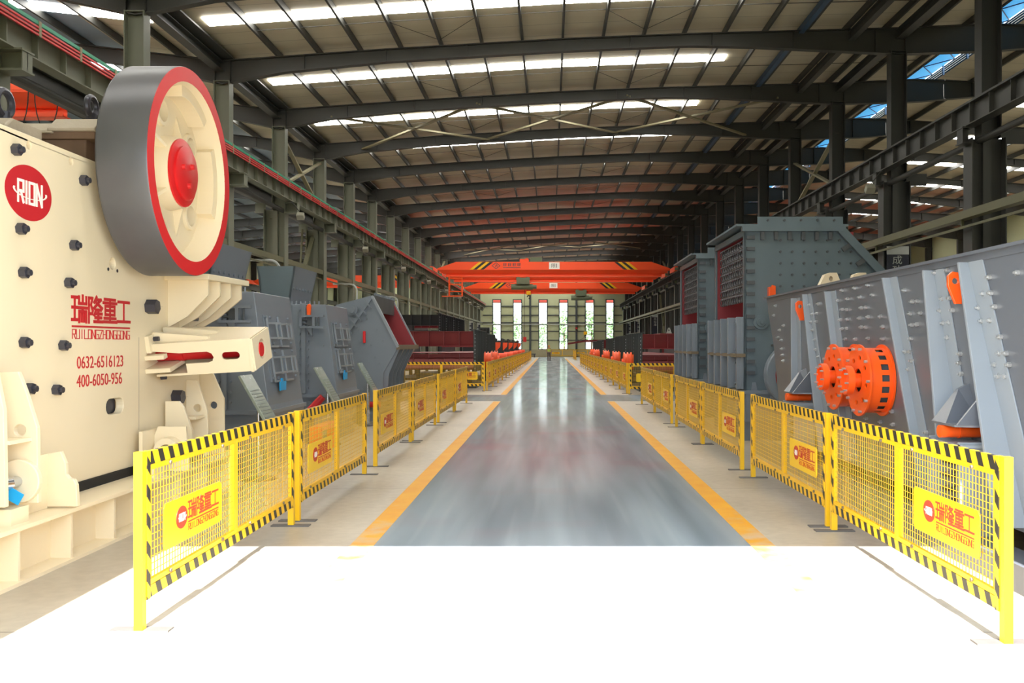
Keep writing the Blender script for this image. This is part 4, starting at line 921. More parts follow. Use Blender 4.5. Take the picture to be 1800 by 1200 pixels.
# ------------------------------------------------------------------ impact crushers on the left
def impact_crusher(label):
    """local origin: near corner on the aisle side at floor level; body runs to -x, deeper is +y"""
    t = thing('impact_crusher', label, 'crusher', (0, 0, 0), 'grey impact crushers on the left')
    D = 1.85
    prof = [(0, .9), (-.03, 1.0), (-.25, 2.71), (-.95, 2.72), (-1.0, 2.66), (-2.6, 2.2), (-2.6, .9)]
    MB().prism(prof, 'y', 0, D).build('upper_body', 'machine_grey', t, bev=.01)
    MB().prism([(0, .9), (-2.6, .9), (-2.6, .15), (-.18, .15), (-.02, .6)], 'y', .02, D-.02).build('lower_body', 'machine_grey', t)
    MB().box(-2.9, .02, -.06, D+.06, .87, .93).box(-2.8, -.1, -.03, D+.03, 0, .16).build('base_flange', 'machine_grey', t)
    m = MB().box(-.72, -.64, -.06, 0, .95, 2.74).box(-.98, -.92, -.03, 0, .95, 2.7).build('joint_flange', 'machine_grey', t)
    scatter('bolt', MB().tube((0, -.04, 0), (0, .01, 0), .019, n=8), 'machine_grey', [(x, 0, 1.05+.155*k) for k in range(11) for x in (-.60, -.77)]+[(-.25, 0, 1.1), (-.3, 0, 1.9)], t)
    scatter('flange_bolt', MB().tube((0, 0, -.04), (0, 0, .06), .018, n=8), 'machine_grey', [(-.4-.09*k, .05, 2.72) for k in range(7)]+[(-1.1-.2*k, .05, 2.65-.06*k) for k in range(7)], t)
    # latch frame and orange lever on the door side
    m = MB()
    for z in (2.26, 2.48): m.box(-.74, -.26, -.14, -.08, z-.02, z+.02)
    for x in (-.72, -.46): m.box(x-.025, x+.025, -.14, -.02, 2.26, 2.48)
    m.prism([(-.62, 2.24), (-.5, 2.24), (-.5, 2.08)], 'y', -.1, 0)
    f = m.build('latch_frame', 'machine_grey', t)
    m = MB().box(-.6, -.49, -.1, -.06, 2.29, 2.45); m.tube((-.7, -.08, 2.33), (-.58, -.08, 2.33), .018).tube((-.7, -.08, 2.4), (-.58, -.08, 2.4), .022)
    m.build('latch_block', 'machine_dark', f); MB().tube((-.36, -.12, 2.24), (-.36, -.12, 2.5), .015).build('latch_bolt', 'machine_dark', f)
    MB().prism([(-.60, 2.49), (-.53, 2.49), (-.52, 2.68), (-.54, 2.72), (-.58, 2.72), (-.61, 2.66)], 'y', -.1, -.05).build('lever', 'orange', t, bev=.01)
    # aisle side: two bracketed doors
    def side(z): return -.03-.23*(z-1.0)/1.62
    def onside(y, z, d=0): return Vector((side(z)+d, y, z))
    for z0, z1, nm in ((2.0, 2.27, 'upper'), (1.46, 1.74, 'lower')):
        dr = MB().hexa([onside(.25, z0-.12, .0), onside(1.62, z0-.12, .0), onside(1.62, z1+.1, .0), onside(.25, z1+.1, .0), onside(.25, z0-.12, .03), onside(1.62, z0-.12, .03), onside(1.62, z1+.1, .03), onside(.25, z1+.1, .03)]).build('access_door', 'machine_grey', t)
        m = MB()
        for y in (.35, .92):
            m.bar(onside(y, z0-.09, .05), onside(y, z1+.09, .05), .022, .03)
            for a in (.22, .42):
                m.bar(onside(y+.03, z1-.02, .05), onside(y+a+.1, z1-.02, .09), .02, .03); m.bar(onside(y+.03, z0+.02, .05), onside(y+a+.1, z0+.02, .09), .02, .03)
                m.bar(onside(y+a+.1, z0, .09), onside(y+a+.1, z1, .09), .04, .02)
            m.bar(onside(y+.02, z0-.11, .04), onside(y+.4, z0-.11, .04), .03, .03)
        m.build('door_bracket', 'screen_rib', dr)
        scatter('door_bolt', MB().tube((-.02, 0, 0), (.03, 0, 0), .022, n=8), 'machine_grey', [onside(y, z, .03) for y in (.3, .55, .95, 1.5) for z in (z0-.06, z1+.07)], dr)
    m = MB().bar(onside(.5, 1.27, .06), onside(.8, 1.27, .06), .02, .14, (0, 0, 1)); m.bar(onside(.6, 1.36, .06), onside(.68, 1.36, .06), .02, .06); m.build('tag', 'tag_blue', t, label='bright blue tag')
    # feed hopper on top
    hp = [(-.95, .35, 3.5), (-1.72, .35, 3.5), (-1.66, .5, 2.75), (-1.1, .5, 2.75)]
    o = .03
    m = MB().hexa([(-1.62, .38, 2.5), (-1.12, .38, 2.5), (-.94, .3, 3.5), (-1.72, .3, 3.5), (-1.62, .41, 2.5), (-1.12, .41, 2.5), (-.94, .34, 3.5), (-1.72, .34, 3.5)])
    m.build('hopper_front', 'machine_blue', t)
    m = MB().hexa([(-1.12, .38, 2.5), (-1.12, 1.8, 2.5), (-.94, 2.0, 3.5), (-.94, .3, 3.5), (-1.16, .38, 2.5), (-1.16, 1.8, 2.5), (-.98, 2.0, 3.5), (-.98, .3, 3.5)])
    m.hexa([(-1.62, .38, 2.5), (-1.62, 1.8, 2.5), (-1.72, 2.0, 3.5), (-1.72, .3, 3.5), (-1.58, .38, 2.5), (-1.58, 1.8, 2.5), (-1.68, 2.0, 3.5), (-1.68, .3, 3.5)])
    m.hexa([(-1.62, 1.8, 2.5), (-1.12, 1.8, 2.5), (-.94, 2.0, 3.5), (-1.72, 2.0, 3.5), (-1.62, 1.76, 2.5), (-1.12, 1.76, 2.5), (-.94, 1.96, 3.5), (-1.72, 1.96, 3.5)])
    m.build('hopper_side', 'machine_grey', t)
    m = MB()
    for k in range(7): y = .45+.22*k; m.tube((-1.05, y, 3.06), (-1.0, y, 3.06), .028, n=8)
    m.build('hopper_bolt', 'machine_grey', t)
    return t
i1 = impact_crusher('grey impact crusher directly behind the cream jaw crusher, blue tag on its side')
i1.location = (-4.2, 13.5, 0)
i2 = dup(i1, (-4.22, 17.9, 0), label='second grey impact crusher, with light hopper, between the two information boards')
# pulley of the nearest impact crusher, seen under the flywheel
t = thing('drive_pulley', 'dark grooved drive pulley beside the first impact crusher', 'pulley', (-5.6, 13.0, 0))
MB().lathe([(.55, -5.75), (.57, -5.73), (.57, -5.5), (.55, -5.48), (.42, -5.5), (.4, -5.6), (.4, -5.75)], (0, 13.05, 3.5), 'x', 48).build('pulley_rim', 'machine_dark', t, smooth=True)
MB().tube((-5.75, 13.0, 3.5), (-5.55, 13.0, 3.5), .42, n=40).build('pulley_disc', 'machine_dark', t, smooth=True)
MB().box(-5.85, -5.45, 12.8, 13.25, 0, 3.4).build('motor_stand', 'machine_dark', t)

# crusher with a slanted feed mouth (third on the left)
def chute_crusher():
    Y, D = 22.46, 3.0
    t = thing('feed_chute_crusher', 'grey crusher with slanted red-lined feed mouth and finned underside, third of the left machines', 'crusher', (-5.5, 24, 0))
    A, B, C = (-4.45, 3.12), (-3.80, 1.85), (-4.17, 1.21)
    pl = [(-4.2, .5), C, B, A, (-5.36, 2.88), (-7.0, 2.3), (-7.2, .5)]
    MB().prism(pl, 'y', Y, Y+.06).build('side_wall', 'machine_grey', t)
    MB().prism(pl, 'y', Y+D-.06, Y+D).build('side_wall', 'machine_grey', t)
    m = MB().box(-7.1, -5.4, Y+.06, Y+D-.06, .5, 2.2); m.bar((-5.36, Y+D/2, 2.86), (-7.0, Y+D/2, 2.28), D-.1, .05); m.bar((A[0], Y+D/2, A[1]), (-5.36, Y+D/2, 2.88), D-.1, .05); m.build('rear_housing', 'machine_grey', t)
    m = MB().bar((B[0]-.03, Y+D/2, B[1]), (C[0]-.03, Y+D/2, C[1]), D-.1, .05).bar((C[0]-.03, Y+D/2, C[1]), (-4.23, Y+D/2, .5), D-.1, .05, (1, 0, 0)); m.build('belly_plate', 'machine_grey', t)
    MB().prism([A, B, C, (-5.3, .9), (-5.4, 2.8)], 'y', Y+D-.1, Y+D-.065).bar((B[0]-.08, Y+D/2, B[1]-.02), (-5.35, Y+D/2, 1.25), D-.15, .04).box(-5.4, -5.36, Y+.07, Y+D-.07, 1.0, 2.8).build('mouth_lining', 'lining_red', t)
    a, b = Vector((A[0], 0, A[1])), Vector((B[0], 0, B[1]))
    for y in (Y, Y+D): MB().bar(a+Vector((0, y, 0)), b+Vector((0, y, 0)), .12, .06).build('mouth_rim', 'screen_rib', t)
    MB().bar((B[0]+.01, Y-.05, B[1]), (B[0]+.01, Y+D+.05, B[1]), .1, .12).build('mouth_lip', 'flange_brown', t)
    MB().bar((A[0]+.02, Y+.08, A[1]-.18), (A[0]+.02, Y+D-.08, A[1]-.18), .05, .42).build('rubber_flap', 'machine_dark', t)
    for k in range(5):
        y = Y+.05+.58*k
        MB().prism([(B[0]+.02, B[1]-.06), (B[0]-.05, B[1]-.02), (C[0]-.05, C[1]), (-4.25, .5), (-4.1, .5), (C[0]+.13, C[1]-.02)], 'y', y-.015, y+.015).build('stiffener_fin', 'machine_grey', t)
    scatter('flange_bolt', MB().tube((0, 0, 0), (0, 0, .07), .03, n=8), 'machine_grey', [(A[0]+.03, Y+.2+.27*k, A[1]+.02) for k in range(11)], t)
    scatter('bolt', MB().tube((0, -.03, 0), (0, 0, 0), .025, n=8), 'machine_grey', [(x, Y, z) for x, z in ((-4.6, 2.55), (-4.35, 2.3), (-4.8, 2.3), (-4.2, 2.0), (-4.75, 2.0), (-4.5, 1.9), (-4.4, 1.6), (-4.75, 1.55), (-4.3, 1.45), (-4.6, 1.25), (-4.9, 1.75), (-4.4, .95), (-4.7, .8), (-5.0, 2.0), (-4.9, 2.45))], t)
    m = MB().bar((A[0]-.02, Y-.03, A[1]-.05), (-5.3, Y-.03, 1.85), .05, .06)
    for k in range(7):
        p = Vector((A[0]-.1, Y-.06, A[1]-.2)).lerp(Vector((-5.25, Y-.06, 1.95)), k/6); m.bar(p+Vector((-.1, 0, .12)), p+Vector((.08, 0, -.1)), .04, .04)
    m.build('seam_flange', 'machine_grey', t)
    MB().tube((-4.95, Y-.06, 2.78), (-4.95, Y, 2.78), .14, n=28).tube((-4.95, Y-.1, 2.78), (-4.95, Y-.06, 2.78), .08, n=20).build('shaft_cap', 'machine_grey', t)
    MB().box(-4.67, -4.60, Y-.1, Y-.04, 1.95, 2.25).build('lever', 'red_paint', t, bev=.02)
    MB().box(-7.3, -4.0, Y-.1, Y+D+.1, .4, .5).build('base_flange', 'machine_dark', t)
    MB().box(-7.2, -4.25, Y, Y+D, 0, .4).build('base_housing', 'machine_grey', t)
    MB().tube((-4.05, Y-.25, .78), (-4.05, Y+.6, .78), .07, n=12).build('red_pipe', 'red_paint', t)
chute_crusher()
# red hydraulic cylinders by the impact crushers
for i, (p, q) in enumerate((((-4.68, 17.5, .64), (-4.44, 17.55, .9)), ((-4.6, 21.7, .47), (-4.1, 21.7, .47)))):
    t = thing('hydraulic_cylinder', 'red hydraulic cylinder on a stand %s' % ('behind the second left barrier' if i == 0 else 'before the finned crusher'), 'cylinder', (p[0], p[1], 0))
    MB().tube(p, q, .07, n=16).build('cylinder_body', 'red_paint', t, smooth=True)
    a = Vector(p); MB().box(a.x-.07, a.x+.07, a.y-.07, a.y+.07, 0, a.z).build('stand', 'machine_dark', t)
# orange skids on the floor
t = thing('orange_skid', 'low orange frame on the floor behind the second left barrier', 'frame', (-4.0, 16.0, 0))
MB().box(-4.15, -3.95, 15.5, 16.8, .42, .5).box(-4.15, -3.95, 15.5, 15.6, 0, .42).box(-4.15, -3.95, 16.7, 16.8, 0, .42).build('skid_frame', 'orange', t)

# pale conduits bent over beside the left columns
for i, (x, y) in enumerate(((-9.75, 32.4), (-9.75, 45.3), (-9.75, 57.4))):
    t = thing('bent_conduit', 'pale bent-over conduit pipe beside the left columns, %s from the door' % ORDN[i], 'pipe', (x, y, 0), 'bent conduits by the left columns')
    MB().pipe([(x, y, 0), (x, y, 2.5), (x, y, 4.5)]+[(x-.35+.35*math.cos(a), y, 4.6+.35*math.sin(a)) for a in [PI/2*k/5 for k in range(6)]]+[(x-1.2, y, 4.95)], .045, 10).build('pipe', 'banner_white', t, smooth=True)
    MB().box(x-.12, x+.12, y-.12, y+.12, 0, .03).build('foot_plate', 'foot_steel', t)
# ------------------------------------------------------------------ information boards on chrome posts
def board(x, y, label):
    t = thing('information_stand', label, 'information board', (x, y, 0), 'information boards on chrome posts')
    MB().tube((x, y, 0), (x, y, .025), .24, n=32).build('base_plate', 'foot_steel', t)
    for d in (-.03, .05): MB().tube((x, y+d, .02), (x, y+d, 1.05), .028, n=14).build('post', 'chrome', t, smooth=True)
    a, b = Vector((x-.2, y-.02, 1.48)), Vector((x+.2, y-.02, .78))
    MB().bar(a, b, .5, .035, (1, 0, 1)).build('board', 'board_face', t, bev=.004)
    m = MB(); dv = (b-a); nrm = Vector((dv.z, 0, -dv.x)).normalized()
    if nrm.x < 0: nrm = -nrm
    for k in range(9):
        p = a+dv*(.32+.065*k)+nrm*.0185; m.bar(p+Vector((0, -.2, 0)), p+Vector((0, .2, 0)), .004, .014, dv)
    m.build('printed_lines', 'board_ink', t, label='small grey printed lines')
    return t
board(-4.14, 12.8, 'information board on chrome posts, in front of the first grey impact crusher')
board(-4.25, 17.2, 'information board on chrome posts, in front of the second grey impact crusher')
board(-4.32, 21.3, 'information board on chrome posts, in front of the finned feed-chute crusher')

# ------------------------------------------------------------------ stored screens further back
def far_screen(x0, x1, y, L, H, aisle, label, plate='screen_dark', beams='maroon', drum=None, group='stored vibrating screens', z0=0.0):
    """aisle = +1 when the aisle is on the x1 side, -1 when on the x0 side"""
    t = thing('stored_screen', label, 'screen', ((x0+x1)/2, y+L/2, 0), group)
    zb = z0+.75
    for x in (x0, x1-.05):
        p = MB().prism([(y, H), (y+.25, zb), (y+L-.3, zb), (y+L, H)], 'x', x, x+.05).build('side_plate', plate, t)
        m = MB(); xa = x-.1 if x == x0 else x+.05
        for k in range(7):
            yy = y+.3+k*(L-.6)/6; m.hexa([(xa, yy-.02+.12, zb), (xa+.1, yy-.02+.12, zb), (xa+.1, yy+.02+.12, zb), (xa, yy+.02+.12, zb), (xa, yy-.02, H), (xa+.1, yy-.02, H), (xa+.1, yy+.02, H), (xa, yy+.02, H)])
        m.box(x-.08, x+.13, y, y+L, H, H+.03)
        m.build('stiffener', plate, p)
        if (aisle > 0) == (x != x0):
            xb = x-.015 if x == x0 else x+.065
            scatter('bolt', MB().box(-.015, .015, -.02, .02, -.02, .02), 'bolt_silver', [(xb, yy+.01*k, zb+.12+k*(H-zb-.15)/10) for k in range(10) for yy in (y+.12, y+.16+L*.45)], p)
    h = H-zb
    for i, (a, b, tilt) in enumerate(((.62, .97, .15), (.34, .42, 0), (.08, .34, -.12))):
        m = MB().hexa([(x0+.05, y+.08+tilt, zb+a*h), (x1-.05, y+.08+tilt, zb+a*h), (x1-.05, y+.12+tilt, zb+a*h), (x0+.05, y+.12+tilt, zb+a*h), (x0+.05, y+.08, zb+b*h), (x1-.05, y+.08, zb+b*h), (x1-.05, y+.12, zb+b*h), (x0+.05, y+.12, zb+b*h)])
        m.box(x0+.05, x1-.05, y+.02, y+.2, zb+a*h-.03, zb+a*h); m.box(x0+.05, x1-.05, y+.02, y+.1, zb+b*h-.02, zb+b*h)
        for k in range(1, 5): xx = x0+(x1-x0)*k/5; m.box(xx-.015, xx+.015, y+.0, y+.12, zb+a*h, zb+b*h)
        m.build('end_beam', beams, t)
    m = MB()
    for z in (zb+.45*h, zb+.05*h): m.box(x0+.05, x1-.05, y+.5, y+L-.3, z-.03, z)
    m.build('deck', beams, t)
    m = MB()
    for xx in (x0-.02, x1-.16):
        for yy in (y+.7, y+L-1.0): m.box(xx, xx+.18, yy, yy+.25, 0, zb+.1)
    m.box(x0-.05, x1+.05, y+.4, y+L-.5, 0, .12); m.build('support_leg', plate, t)
    if drum:
        xs = x1 if aisle > 0 else x0
        for yy in drum:
            m = MB(); C = (0, yy, 1.15); s = aisle
            for a in (.1, .25, .4): m.lathe([(.42, xs+s*a), (.42, xs+s*(a+.05)), (.3, xs+s*(a+.05)), (.3, xs+s*a)], C, 'x', 28)
            m.tube((xs, yy, 1.15), (xs+s*.44, yy, 1.15), .36, n=28).tube((xs+s*.4, yy, 1.15), (xs+s*.53, yy, 1.15), .14, n=16); m.build('exciter_drum', 'orange', t, smooth=True)
    return t
far_screen(-6.6, -3.3, 38.9, 6.4, 2.54, 1, 'maroon-ended stored screen behind the facing barrier on the left', drum=(43.6,))
far_screen(-5.7, -3.35, 46.6, 6.6, 2.45, 1, 'second stored grey screen on the left, beyond the maroon-ended one', drum=(49.5,))
for i, yy in enumerate((48.0, 55.0)):
    far_screen(-8.4, -5.95, yy, 6.5, 3.55, 1, 'tall black stored screen on the left, %s of the two beside the columns' % ('nearer' if i == 0 else 'farther'), plate='screen_black', beams='screen_black' if i == 0 else 'maroon', z0=1.2)
NM = ['nearest', 'second', 'third', 'fourth', 'farthest']
for i, (yy, L, dr) in enumerate(((36.2, 6.4, 39.6), (43.4, 6.4, 46.6), (51.5, 6.6, 55), (62.5, 6.5, 66), (69.8, 6.5, 72.5))):
    far_screen(3.65, 6.3, yy, L, 2.38-.06*i, -1, 'stored dark screen with orange drum on the right, %s of five in the row' % NM[i], drum=(dr,))
t = thing('lifting_lug_frame', 'dark red frame with pale lifting eyes lying behind the right screens', 'frame', (8.2, 60, 0))
MB().box(7.0, 9.4, 57.5, 63, 0, 2.62).build('frame_body', 'maroon', t)
for k in range(4): MB().prism([(7.4+.5*k, 2.62), (7.75+.5*k, 2.62), (7.62+.5*k, 2.98), (7.52+.5*k, 2.98)], 'y', 57.6, 57.7, [circ(7.575+.5*k, 2.82, .05)]).build('lifting_eye', 'banner_white', t)
# row of small feeders with orange drives
FN = ['first', 'second', 'third', 'fourth', 'fifth']
def feeder(label):
    t = thing('vibrating_feeder', label, 'feeder', (0, 0, 0), 'feeders with orange drives on the left')
    MB().prism([(-.05, .55), (.05, 2.35), (1.6, 2.35), (1.8, .55)], 'x', -.08, 0).prism([(-.05, .55), (.05, 2.35), (1.6, 2.35), (1.8, .55)], 'x', -2.0, -1.92).box(-2.0, 0, .0, .06, .6, 2.2).box(-1.92, -.08, .06, 1.7, .6, .66).build('trough', 'screen_black', t)
    m = MB()
    for y in (.3, .9, 1.4): m.box(0, .1, y-.03, y+.03, .6, 2.3)
    m.build('stiffener', 'screen_dark', t)
    MB().prism([(.02, 1.45), (.32, 1.75), (.36, 2.05), (.02, 2.05)], 'y', .1, .2).prism([(.02, 1.45), (.32, 1.75), (.36, 2.05), (.02, 2.05)], 'y', .5, .6).box(.02, .3, .2, .5, 1.95, 2.0).build('drive_bracket', 'crane_orange', t)
    MB().tube((.0, .5, 1.15), (.75, .5, 1.15), .22, n=20).tube((.0, .5, .72), (.5, .5, .72), .15, n=16).build('drive_tube', 'crane_orange', t, smooth=True)
    MB().box(-1.95, -1.7, .1, 1.6, 0, .55).box(-.3, -.05, .1, 1.6, 0, .55).build('support_leg', 'screen_dark', t)
    return t
f0 = feeder('black vibrating feeder with orange drive on the left, first of five')
for i, yy in enumerate((57, 65.5, 74, 83, 93)):
    lb = 'black vibrating feeder with orange drive in the left row, %s of five from the door' % FN[i]
    if i == 0: f0.location = (-3.55, yy, 0); f0['label'] = lb
    else: dup(f0, (-3.55+.03*i, yy, 0), label=lb)
t = thing('control_cabinet', 'tall dark cabinet near the left end of the end wall', 'cabinet', (-8.9, 127, 0))
MB().box(-10.0, -8.6, 126.5, 127.5, 0, 4.3).build('cabinet_body', 'screen_dark', t, bev=.03)
for k in range(3): MB().box(-9.9+.45*k, -9.55+.45*k, 126.45, 126.5, .3, 4.1).build('door', 'screen_black', t)

# ------------------------------------------------------------------ overhead cranes
RAIL = 8.04
def crane(x0, x1, Y, label, dz=0.0, ladder=False, motor=False, marks=True):
    t = thing('overhead_crane', label, 'crane', ((x0+x1)/2, Y, RAIL), 'orange bridge cranes')
    z = RAIL+dz
    a, b = x0+.35, x1-.35
    P = [(a, z+.22), (b, z+.22), (b, z+.34), (b-1.6, z+.9), (a+1.6, z+.9), (a, z+.34)]
    g = MB().prism(P, 'y', Y-.36, Y+.36).build('girder', 'crane_orange', t)
    MB().hexa([(a+.5, Y-.09, z-.12), (b-.5, Y-.09, z-.12), (b-.5, Y+.09, z-.12), (a+.5, Y+.09, z-.12), (a, Y-.36, z+.22), (b, Y-.36, z+.22), (b, Y+.36, z+.22), (a, Y+.36, z+.22)]).build('girder_web', 'crane_orange', t)
    MB().box(a+.7, b-.7, Y-.19, Y+.19, z-.36, z-.32).box(a+.7, b-.7, Y-.02, Y+.02, z-.32, z-.1).box(a+.7, b-.7, Y-.2, Y-.17, z-.36, z-.24).build('hoist_rail', 'crane_orange', t)
    for x in (x0, x1):
        MB().box(x-.14, x+.14, Y-1.5, Y+1.5, RAIL+.03, RAIL+.42).build('end_truck', 'crane_orange', t, bev=.02)
        m = MB()
        for yy in (Y-1.1, Y+1.1): m.tube((x-.08, yy, RAIL+.16), (x+.08, yy, RAIL+.16), .16, n=20)
        m.build('wheel', 'steel_dark', t)
        MB().box(x-.13, x+.13, Y-1.9, Y-1.5, RAIL+.1, RAIL+.3).build('buffer', 'hoist_green', t)
    yf = Y-.36
    for s, c in ((1, a+2.75), (-1, b-2.75)):
        for k in range(4):
            xk = c+s*.3*k; q = [(xk-.14*s, z+.24), (xk+.16*s, z+.24), (xk+.16*s+.95*s, z+.88), (xk-.14*s+.95*s, z+.88)]
            if k == 3: continue
        for k, mt in enumerate(('yellow', 'screen_black', 'yellow', 'screen_black')):
            xk = c+s*.3*k; q = [(xk, z+.24), (xk+.3*s, z+.24), (xk+.3*s+.8*s, z+.88), (xk+.8*s, z+.88)]
            MB().prism(q, 'y', yf-.008, yf+.004).build('warning_stripe', mt, g)
    if marks:
        xd = a+5.0; m = MB(); zc = z+.56
        for p, q in (((-.34, 0), (0, .26)), ((0, .26), (.34, 0)), ((.34, 0), (0, -.26)), ((0, -.26), (-.34, 0)), ((-.08, -.1), (.05, .12)), ((.05, .12), (.1, -.08))): m.bar((xd+p[0], yf-.004, zc+p[1]), (xd+q[0], yf-.004, zc+q[1]), .01, .05)
        for k in range(4):
            x = xd+.6+.4*k; m.box(x, x+.3, yf-.008, yf, zc+.18, zc+.22); m.box(x, x+.3, yf-.008, yf, zc+.06, zc+.1); m.box(x+.04, x+.1, yf-.008, yf, zc-.04, zc+.22); m.box(x+.2, x+.25, yf-.008, yf, zc-.04, zc+.22)
        m.box(xd+.6, xd+2.1, yf-.008, yf, zc-.18, zc-.13); m.build('maker_mark', 'machine_dark', g, label='dark diamond mark and characters')
        xp = (a+b)/2+.05
        p = MB().box(xp-.45, xp+.45, yf-.01, yf, zc-.28, zc+.3).build('rating_plate', 'white_letter', g, label='white rating plate')
        m = MB(); text_mesh(m, '限', (xp-.25, yf-.01, zc-.16), (1, 0, 0), (0, 0, 1), (0, -1, 0), .34, .36); m.box(xp+.17, xp+.22, yf-.014, yf-.01, zc-.16, zc+.18); m.build('plate_text', 'machine_dark', p)
    if motor:
        xm = (a+b)/2-2.0
        MB().box(xm-.9, xm-.3, Y-.2, Y+.2, z+.9, z+1.15).tube((xm-.3, Y-.25, z+1.05), (xm-.3, Y+.25, z+1.05), .18).build('walkway_motor', 'crane_orange', t)
        MB().box(xm, xm+1.0, Y-.25, Y+.25, z+.9, z+1.3).build('control_box', 'hoist_green', t)
    if ladder:
        m = MB(); xl = x0+1.35
        for x in (xl, xl+1.1):
            for yy in (Y-.5, Y+.2): m.bar((x, yy, z-.28), (x, yy, z-2.0), .06, .06)
        for zz in (-.5, -1.0, -1.6, -2.0):
            for yy in (Y-.5, Y+.2): m.bar((xl, yy, z+zz), (xl+1.1, yy, z+zz), .05, .05)
            for x in (xl, xl+1.1): m.bar((x, Y-.5, z+zz), (x, Y+.2, z+zz), .05, .05)
        m.box(xl-.6, xl+1.1, Y-.5, Y+.2, z-2.05, z-2.0); m.build('inspection_cage', 'orange', t)
    return t
crane(-10.0, 10.52, 77.0, 'nearest orange bridge crane over the aisle, with hanging inspection cage', ladder=True, motor=True)
crane(-10.0, 10.52, 83.4, 'middle orange bridge crane over the aisle, close behind the nearest one', marks=False)
crane(-10.0, 10.52, 101.0, 'farthest orange bridge crane over the aisle, lower in view', dz=-.12)
crane(-30.6, -11.3, 23.0, 'orange bridge crane in the left bay, seen above the jaw crusher', marks=False)
crane(-30.6, -11.3, 92.0, 'orange bridge crane deep in the left bay, glimpsed between columns', marks=False)
# the left bay's own runways
for x, nm in ((-11.3, 'inner'), (-30.6, 'outer')):
    struct('crane_runway_beam', MB().ibeam((x, Y0, 7.7), (x, Y1-.3, 7.7), .5, .28).bar((x, Y0, 7.985), (x, Y1-.3, 7.985), .07, .09), 'steel_dark', 'crane runway beam of the left bay, %s side' % nm, 'beam')
# festoon cable of the left bay crane
t = thing('festoon_cable', 'looped festoon cable hanging on the left bay crane above the jaw crusher', 'cable', (-15, 22.3, RAIL))
MB().bar((-28, 22.35, RAIL+.22), (-11.6, 22.35, RAIL+.22), .04, .06).build('track', 'crane_orange', t)
for k in range(10):
    x = -12.2-.75*k; MB().pipe([(x+.3*math.cos(a)-.3, 22.33, RAIL+.18-1.0*math.sin(a)) for a in [PI*i/10 for i in range(11)]], .014, 6).build('cable_loop', 'cable_black', t)
def hoist(x, Y, zr, hook_z, label, pendant=None):
    t = thing('electric_hoist', label, 'hoist', (x, Y, zr), 'green hoists under the cranes')
    for dx in (-.42, .42):
        for dy in (-.24, .24): MB().tube((x+dx, Y+dy-.05, zr+.1), (x+dx, Y+dy+.05, zr+.1), .22, n=18).build('trolley_wheel', 'hoist_green', t, smooth=True)
    MB().box(x-.6, x+.6, Y-.4, Y-.26, zr-.4, zr+.2).box(x-.6, x+.6, Y+.26, Y+.4, zr-.4, zr+.2).build('trolley_frame', 'hoist_green', t)
    MB().tube((x-1.1, Y, zr-.62), (x+.9, Y, zr-.62), .27, n=20).tube((x+.9, Y, zr-.62), (x+1.25, Y, zr-.62), .18, n=16).build('rope_drum', 'hoist_green', t, smooth=True)
    m = MB()
    for dx in (-.12, .12): m.tube((x+.5+dx, Y, zr-.6), (x+.5+dx, Y, hook_z+.3), .012, n=6)
    m.build('rope', 'cable_black', t)
    MB().box(x+.3, x+.7, Y-.12, Y+.12, hook_z, hook_z+.35).build('hook_block', 'yellow' if pendant is None or hook_z > 5 else 'red_paint', t, bev=.03)
    MB().pipe([(x+.5+.13*math.sin(a), Y, hook_z-.2-.14*math.cos(a)) for a in [PI*.0+PI*1.5*i/10 for i in range(11)]]+[(x+.5, Y, hook_z)], .04, 8).build('hook', 'cable_black', t)
    if pendant:
        MB().tube((x+.15, Y+.1, zr-.6), (x+.15, Y+.1, pendant), .018, n=6).build('pendant_cable', 'cable_black', t)
        MB().box(x+.0, x+.3, Y-.02, Y+.22, pendant-.45, pendant).build('pendant_control', 'red_paint', t)
hoist(-2.55, 83.4, RAIL-.18, 6.5, 'green electric hoist hanging under the middle crane, left of centre', 2.6)
hoist(3.4, 101.0, RAIL-.3, 3.0, 'green electric hoist hanging under the farthest crane, holding a beam', None)
t = thing('spreader_beam', 'maroon spreader beam hanging from the far hoist hook', 'lifting beam', (3.9, 101, 2.2))
MB().bar((1.9, 101, 1.98), (3.9, 101, 2.3), .25, .2).bar((3.9, 101, 2.3), (6.4, 101, 2.3), .25, .26).build('beam', 'maroon', t)
MB().bar((3.9, 101, 2.75), (3.0, 101, 2.25), .03, .03).bar((3.9, 101, 2.75), (4.8, 101, 2.4), .03, .03).build('sling', 'cable_black', t)
# wall pipework low on the end wall
struct('trim_conduit', MB().tube((3.9, Y1-.4, 5.0), (3.9, Y1-.4, 1.0), .04, n=8), 'girt_dark', 'thin conduit down the right wall post', 'pipe')
t = thing('wall_lamp', 'small red warning lamp on the right post of the end wall', 'lamp', (3.9, Y1-.55, 4.4))
MB().tube((3.9, Y1-.6, 4.35), (3.9, Y1-.38, 4.35), .16, n=16).build('lamp_housing', 'cable_red', t)
# pallets and tubing against the end wall
t = thing('steel_bench', 'low grey steel bench at the left foot of the end wall', 'bench', (-4.4, 133.5, 0))
MB().box(-6.4, -2.2, 133, 134, .42, .55).build('bench_top', 'machine_dark', t)
for x in (-6.2, -4.3, -2.4): MB().box(x-.1, x+.1, 133.1, 133.9, 0, .42).build('leg', 'machine_dark', t)

